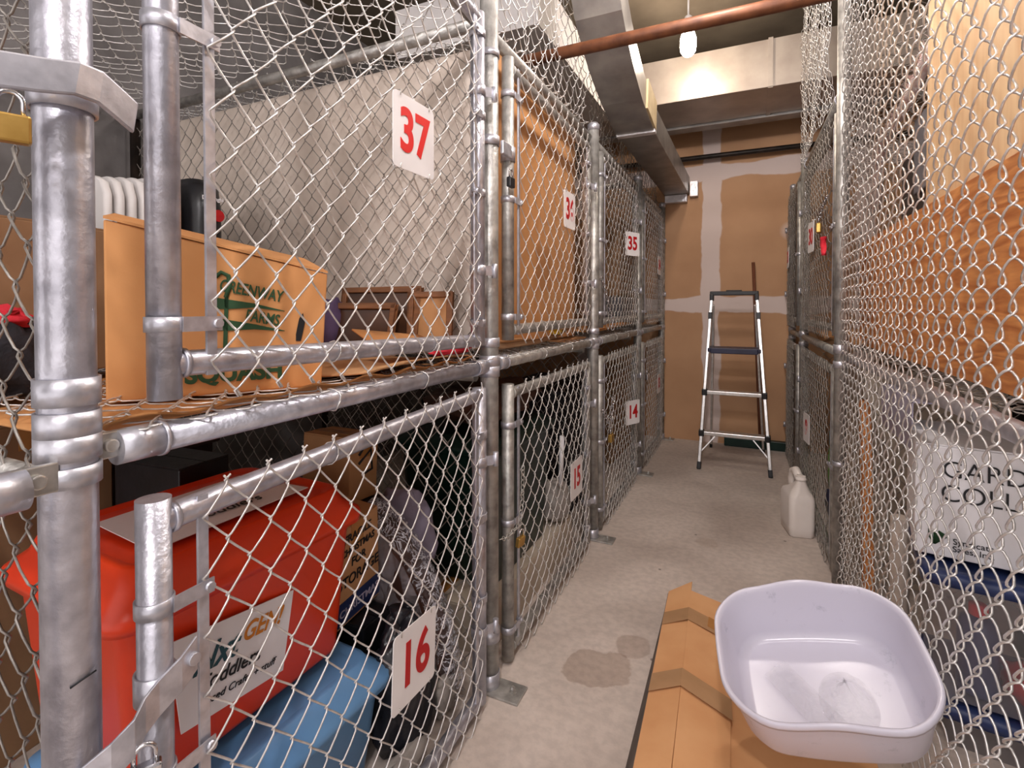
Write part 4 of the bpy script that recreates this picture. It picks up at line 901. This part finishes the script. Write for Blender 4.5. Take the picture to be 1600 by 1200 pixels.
b = MB(); b.grid(lambda p, q: Vector((.37+.3*p, 2.85+1.1*q, 1.085+.02*sin(q*8)+.02*p)), 4, 12); tag(b.build('flat_cardboard', G['cardB'], thick=.006), 'tan cardboard between the two doors of the second right bay', 'cardboard')

# ------------------------------------------------------------------ things on the aisle floor
# long cardboard box lying in the aisle
t = thing('long_cardboard_box', 'long taped cardboard box lying under the white wash tub', 'box', (.0, 1.6, 0))
x0, x1, y0, y1, H = -.285, .30, .95, 2.14, .10
tl = lambda y: -.298+(2.142-y)*.042
b = MB()
P = [(tl(y0)-.045, y0, .004), (x1, y0, .004), (x1, y1, .004), (tl(y1)-.018, y1+.01, .004), (tl(y0), y0, H), (x1, y0, H-.01), (x1, y1, H-.01), (tl(y1), y1, H)]
b.hexa(P); b.build('box_body', G['cardC'], t, bevel=.002)
b = MB(); b.hexa([(tl(y0)-.0465, y0, .006), (tl(y0)-.0445, y0, .006), (tl(y1)-.0175, y1+.01, .006), (tl(y1)-.0195, y1+.01, .006), (tl(y0)-.003, y0, H-.004), (tl(y0)-.0005, y0, H-.004), (tl(y1)-.0005, y1, H-.004), (tl(y1)-.003, y1, H-.004)]); b.build('dark_side', mat('dark_grey_cardboard', '5a5049', '6e625a', 12, .9), t)  # dark grey-brown skin over the left side of the box
def flap(xa0, xa1, za, xb0, xb1, zb, name, ya=y0, yb=y1+.0, dyb=.04):
    b = MB(); n_ = 14; vs = []
    for k in range(n_+1):
        f = k/n_; y = ya+(yb-ya)*f
        vs += [(xa0+(xa1-xa0)*f, y, za+.002*sin(f*9)), (xb0+(xb1-xb0)*f, y+dyb*f, zb+.004*sin(f*7)+.0)]
    b.add(vs, [(2*k, 2*k+1, 2*k+3, 2*k+2) for k in range(n_)]); return b.build(name, G['cardC'], t, thick=.004)
flap(tl(y0), tl(y1), H+.003, -.155, -.215, H+.026, 'top_flap', dyb=.07)
flap(-.152, -.212, H+.027, -.03, -.06, H+.006, 'top_flap', dyb=-.02)
b = MB()
for (ya, yb) in ((1.90, 1.98), (1.55, 1.63)):
    b.add([(tl(ya), ya, H+.0065), (-.155-.06*(ya-y0)/(y1-y0), ya+.03, H+.0305), (-.155-.06*(yb-y0)/(y1-y0), yb+.03, H+.0305), (tl(yb), yb, H+.0065)], [(0,1,2,3)])
    b.build('clear_tape', G['tapeclear'], t, thick=.0006); b = MB()
    b.add([(-.155-.06*(ya-y0)/(y1-y0), ya+.03, H+.0312), (-.04, ya-.02, H+.0115), (-.045, yb-.02, H+.0115), (-.155-.06*(yb-y0)/(y1-y0), yb+.03, H+.0312)], [(0,1,2,3)])
    b.build('clear_tape', G['tapeclear'], t, thick=.0006); b = MB()
b = MB(); b.add([(-.135, 1.99, H+.024), (-.05, 1.96, H+.014), (-.05, 1.90, H+.014), (-.135, 1.93, H+.024)], [(0,1,2,3)]); b.build('brown_tape', G['tape'], t, thick=.0006)

# white wash tub
C4 = [Vector((-.092, 1.694, .383)), Vector((.369, 1.734, .484)), Vector((.405, 1.386, .354)), Vector((-.056, 1.346, .252))]
SC = .905; cam0 = Vector((0, 0, 1.26)); C4 = [cam0+(c-cam0)*SC for c in C4]
ctr = sum(C4, Vector())/4; ex = (C4[1]-C4[0]).normalized(); ey = (C4[0]-C4[3]).normalized(); ez = ex.cross(ey).normalized(); ey = ez.cross(ex)
TW, TL = (C4[1]-C4[0]).length/2, (C4[0]-C4[3]).length/2
t = thing('wash_tub', 'large white plastic wash tub with scalloped rim', 'tub', tuple(ctr))
from mathutils import Euler
M_ = Matrix((ex, ey, ez)).transposed().to_4x4(); M_.translation = ctr
t.rotation_euler = M_.to_euler(); WM[t.name] = M_
def tubprof():
    hx, hy, D = TW, TL, .155
    #  (hx,hy,rc,z, rimweight)
    o = [(hx*.74, hy*.72, .05, -D-.004, 0), (hx*.80, hy*.78, .06, -D, 0), (hx*.86, hy*.84, .075, -D+.02, 0), (hx*.935, hy*.93, .085, -.03, .7), (hx*.95, hy*.945, .09, -.014, 1), (hx*.99, hy*.99, .095, -.016, 1), (hx*1.0, hy*1.0, .098, -.008, 1), (hx*.995, hy*.995, .098, .001, 1), (hx*.975, hy*.972, .095, .004, 1), (hx*.945, hy*.94, .09, .0, 1), (hx*.93, hy*.925, .088, -.012, 1),
         (hx*.90, hy*.89, .08, -.05, .5), (hx*.83, hy*.81, .07, -D+.025, 0), (hx*.78, hy*.76, .06, -D+.008, 0), (hx*.70, hy*.68, .05, -D+.004, 0), (hx*.3, hy*.3, .03, -D+.004, 0)]
    return o
b = MB(); vs = []; n4 = 20; prof = tubprof()
for (hx, hy, rc, z, wgt) in prof:
    for qd, (sx, sy) in enumerate(((1,1), (-1,1), (-1,-1), (1,-1))):
        # extra points along the straight run for the scallop
        pts = []
        for k in range(n4//2):
            a = qd*pi/2+k/(n4//2-1)*pi/2; pts.append((sx*(hx-rc)+rc*cos(a), sy*(hy-rc)+rc*sin(a)))
        nx = ((-1,1), (-1,-1), (1,-1), (1,1))[qd]; a = qd*pi/2+pi/2
        end = (nx[0]*(hx-rc)+rc*cos(a), nx[1]*(hy-rc)+rc*sin(a)); st = pts[-1]
        for k in range(1, 12): pts.append((st[0]+(end[0]-st[0])*k/12, st[1]+(end[1]-st[1])*k/12))
        for (x, y) in pts:
            u = abs(x)/TW; v = abs(y)/TL
            sc = 0
            if v > .7 and abs(x) < TW*.8: sc = .5+.5*cos(min(1, abs(x)/(TW*.55))*pi)
            bow = .016*(1-min(1, u*1.1)**2)*(1 if y > 0 else -1)*(1 if v > .6 else 0)
            bowx = .010*(1-min(1, v*1.1)**2)*(1 if x > 0 else -1)*(1 if u > .6 else 0)
            vs.append((x+bowx, y+bow, z+wgt*(.016*sc-.004)))
m_ = 4*(n4//2+11); fs = []
for k in range(len(prof)-1): fs += [(k*m_+i, k*m_+(i+1) % m_, (k+1)*m_+(i+1) % m_, (k+1)*m_+i) for i in range(m_)]
fs.append(tuple(range(m_))[::-1]); fs.append(tuple((len(prof)-1)*m_+i for i in range(m_)))
b.add(vs, fs, True); b.build('tub_body', G['tub'], t, local=True)
tb = WM[t.name]
# crumpled plastic wrapper in the tub
def wrap(a, c, seed=1, A=(-.10,.05), B=(.02,-.12), w_=.035):
    x = A[0]+(B[0]-A[0])*a; y = A[1]+(B[1]-A[1])*a; dxx, dyy = (B[1]-A[1]), -(B[0]-A[0]); L_ = math.hypot(dxx, dyy); s_ = (c-.5)*2*w_
    return tb @ Vector((x+dxx/L_*s_, y+dyy/L_*s_, -.142+.006*abs(noise.noise(Vector((a*6, c*5, seed))))*2+.004*abs(sin(c*9))))
b = MB(); b.grid(lambda a, c: wrap(a, c), 24, 10); tag(b.build('plastic_wrapper', G['film']), 'long strip of clear plastic lying in the left of the tub', 'wrapper')
def wrap2(a, c):
    th = a*2*pi; rr = c*.055
    return tb @ Vector((.045+rr*cos(th)*1.1, -.03+rr*sin(th)*1.4, -.144+.075*(1-c)**1.6*(1+.3*noise.noise(Vector((cos(th)*2, sin(th)*2, c*3))))+.012*abs(noise.noise(Vector((a*12, c*6, 5))))))
b = MB(); b.grid(wrap2, 30, 12); tag(b.build('plastic_wrapper', G['film']), 'crumpled clear plastic wrapper standing up in the middle of the tub', 'wrapper')

# white jug
t = thing('plastic_jug', 'off-white plastic jug with side handle on the floor by the right fence', 'jug', (.24, 3.275, 0), R(12))
b = MB()
b.rrloft([(.056, .094, .022, .0), (.063, .100, .03, .006), (.065, .103, .03, .05), (.065, .103, .03, .205), (.060, .096, .035, .225), (.048, .07, .04, .248, 0, -.02), (.034, .040, .03, .275, 0, -.046), (.024, .025, .022, .303, 0, -.055), (.024, .024, .022, .326, 0, -.055)], 48)
b.build('jug_body', G['jug'], t, local=True)
b = MB(); b.tube([(0, -.040, .27), (0, -.015, .315), (0, .03, .335), (0, .07, .318), (0, .088, .27), (0, .088, .205)], [.020, .022, .022, .024, .026, .024], 14); b.build('handle', G['jug'], t, local=True)
b = MB(); b.lathe([(.026, .305), (.028, .307), (.028, .316), (.026, .318)], (0, -.055, 0), 24); b.lathe([(.018, .326), (.024, .3262), (.024, .330), (.018, .330)], (0, -.055, 0), 24); b.build('neck_ring', G['jug'], t, local=True)

# aluminium step ladder
t = thing('step_ladder', 'aluminium step ladder standing open before the end wall', 'ladder', (-.11, 4.35, 0))
F0 = [Vector((-.366, 4.22, 0)), Vector((.135, 4.22, 0))]; T0 = [Vector((-.297, 4.50, 1.36)), Vector((.034, 4.50, 1.36))]
B0 = [Vector((-.325, 4.92, 0)), Vector((.10, 4.92, 0))]; BT = [Vector((-.287, 4.53, 1.28)), Vector((.024, 4.53, 1.28))]
def bar(mb, a, c, wx, wy):
    a, c = Vector(a), Vector(c); d = (c-a).normalized(); x = Vector((1,0,0)); x = (x-d*x.dot(d)).normalized(); y = d.cross(x)
    P = [a-x*wx/2-y*wy/2, a+x*wx/2-y*wy/2, a+x*wx/2+y*wy/2, a-x*wx/2+y*wy/2]; Q = [p+(c-a) for p in P]; mb.hexa(P+Q)
for k in (0, 1):
    b = MB(); bar(b, F0[k]+(T0[k]-F0[k])*.02, T0[k], .024, .045); fr_ = b.build('front_rail', G['alu'], t, bevel=.004)
    b = MB(); bar(b, B0[k]+(BT[k]-B0[k])*.02, BT[k], .018, .03); rr_ = b.build('rear_rail', G['alu'], t, bevel=.003)
    b = MB(); bar(b, F0[k], F0[k]+(T0[k]-F0[k])*.04, .030, .052); b.build('rubber_foot', G['blackpl'], fr_, bevel=.004)
    b = MB(); bar(b, B0[k], B0[k]+(BT[k]-B0[k])*.03, .024, .036); b.build('rubber_foot', G['blackpl'], rr_, bevel=.004)
    b = MB(); p = F0[k].lerp(T0[k], .87); bar(b, p-Vector((0,0,.02)), p+Vector((0,.004,.035)), .030, .055); b.build('rail_joint', G['blackpl'], t, bevel=.003)
    b = MB(); p = F0[k].lerp(T0[k], .19); s_ = 1 if k == 0 else -1; bar(b, p+Vector((s_*.10, 0, -.005)), F0[k].lerp(T0[k], .10)+Vector((s_*.01, 0, 0)), .008, .012); b.build('corner_brace', G['alu'], t)
b = MB(); 
b.box((-.1315, 4.50, 1.372), (.36, .05, .034)); b.box((-.1315, 4.50, 1.392), (.12, .04, .012)); b.box((-.297, 4.495, 1.34), (.032, .055, .06)); b.box((.034, 4.495, 1.34), (.032, .055, .06)); b.build('top_handle', G['blackpl'], t, bevel=.006)
for f_, nm in ((.2, 'step'), (.43, 'step')):
    a, c = F0[0].lerp(T0[0], f_), F0[1].lerp(T0[1], f_)
    b = MB(); b.box((a+c)/2+Vector((0, .02, 0)), ((c-a).length-.01, .085, .03)); st_ = b.build(nm, G['alu'], t, bevel=.005)
    for e in (a, c):
        b = MB(); b.box(e+Vector((0, .0, 0)), (.040, .06, .05)); b.build('step_bracket', G['blackpl'], st_, bevel=.006)
a, c = F0[0].lerp(T0[0], .675), F0[1].lerp(T0[1], .675)
b = MB(); b.box((a+c)/2+Vector((0, .09, 0)), ((c-a).length-.0, .25, .032)); b.box((a+c)/2+Vector((0, -.035, -.004)), ((c-a).length-.04, .02, .045)); b.build('platform', mat('blue_black_plastic', '23233a', '2e2e48', 8, .4), t, bevel=.006)
b = MB(); bar(b, B0[0].lerp(BT[0], .2), B0[1].lerp(BT[1], .2), .02, .02); bar(b, B0[0].lerp(BT[0], .5), B0[1].lerp(BT[1], .5), .02, .02); b.build('rear_brace', G['alu'], t)

b = MB(); b.cyl((.078, 4.97, .085), (.008, 5.06, 1.66), .016, 14, .014); tag(b.build('wooden_pole', G['stick']), 'brown wooden pole leaning on the end wall behind the ladder', 'pole')
b = MB(); b.box((.06, 5.05, .04), (.56, .06, .08)); tag(b.build('green_plank', G['dkgreen'], bevel=.006), 'dark green plank lying along the foot of the end wall', 'plank')
# black pen marks on the near post
b = MB(); b.tube([(-.7492, .345+.012, .80), (-.7500, .345-.004, .797), (-.7530, .345-.014, .793)], .0012, 5)
o = b.build('pen_mark', G['black']); post0 = bpy.data.objects['fence_post']; o.parent = post0; o.matrix_parent_inverse = WM['fence_post'].inverted()
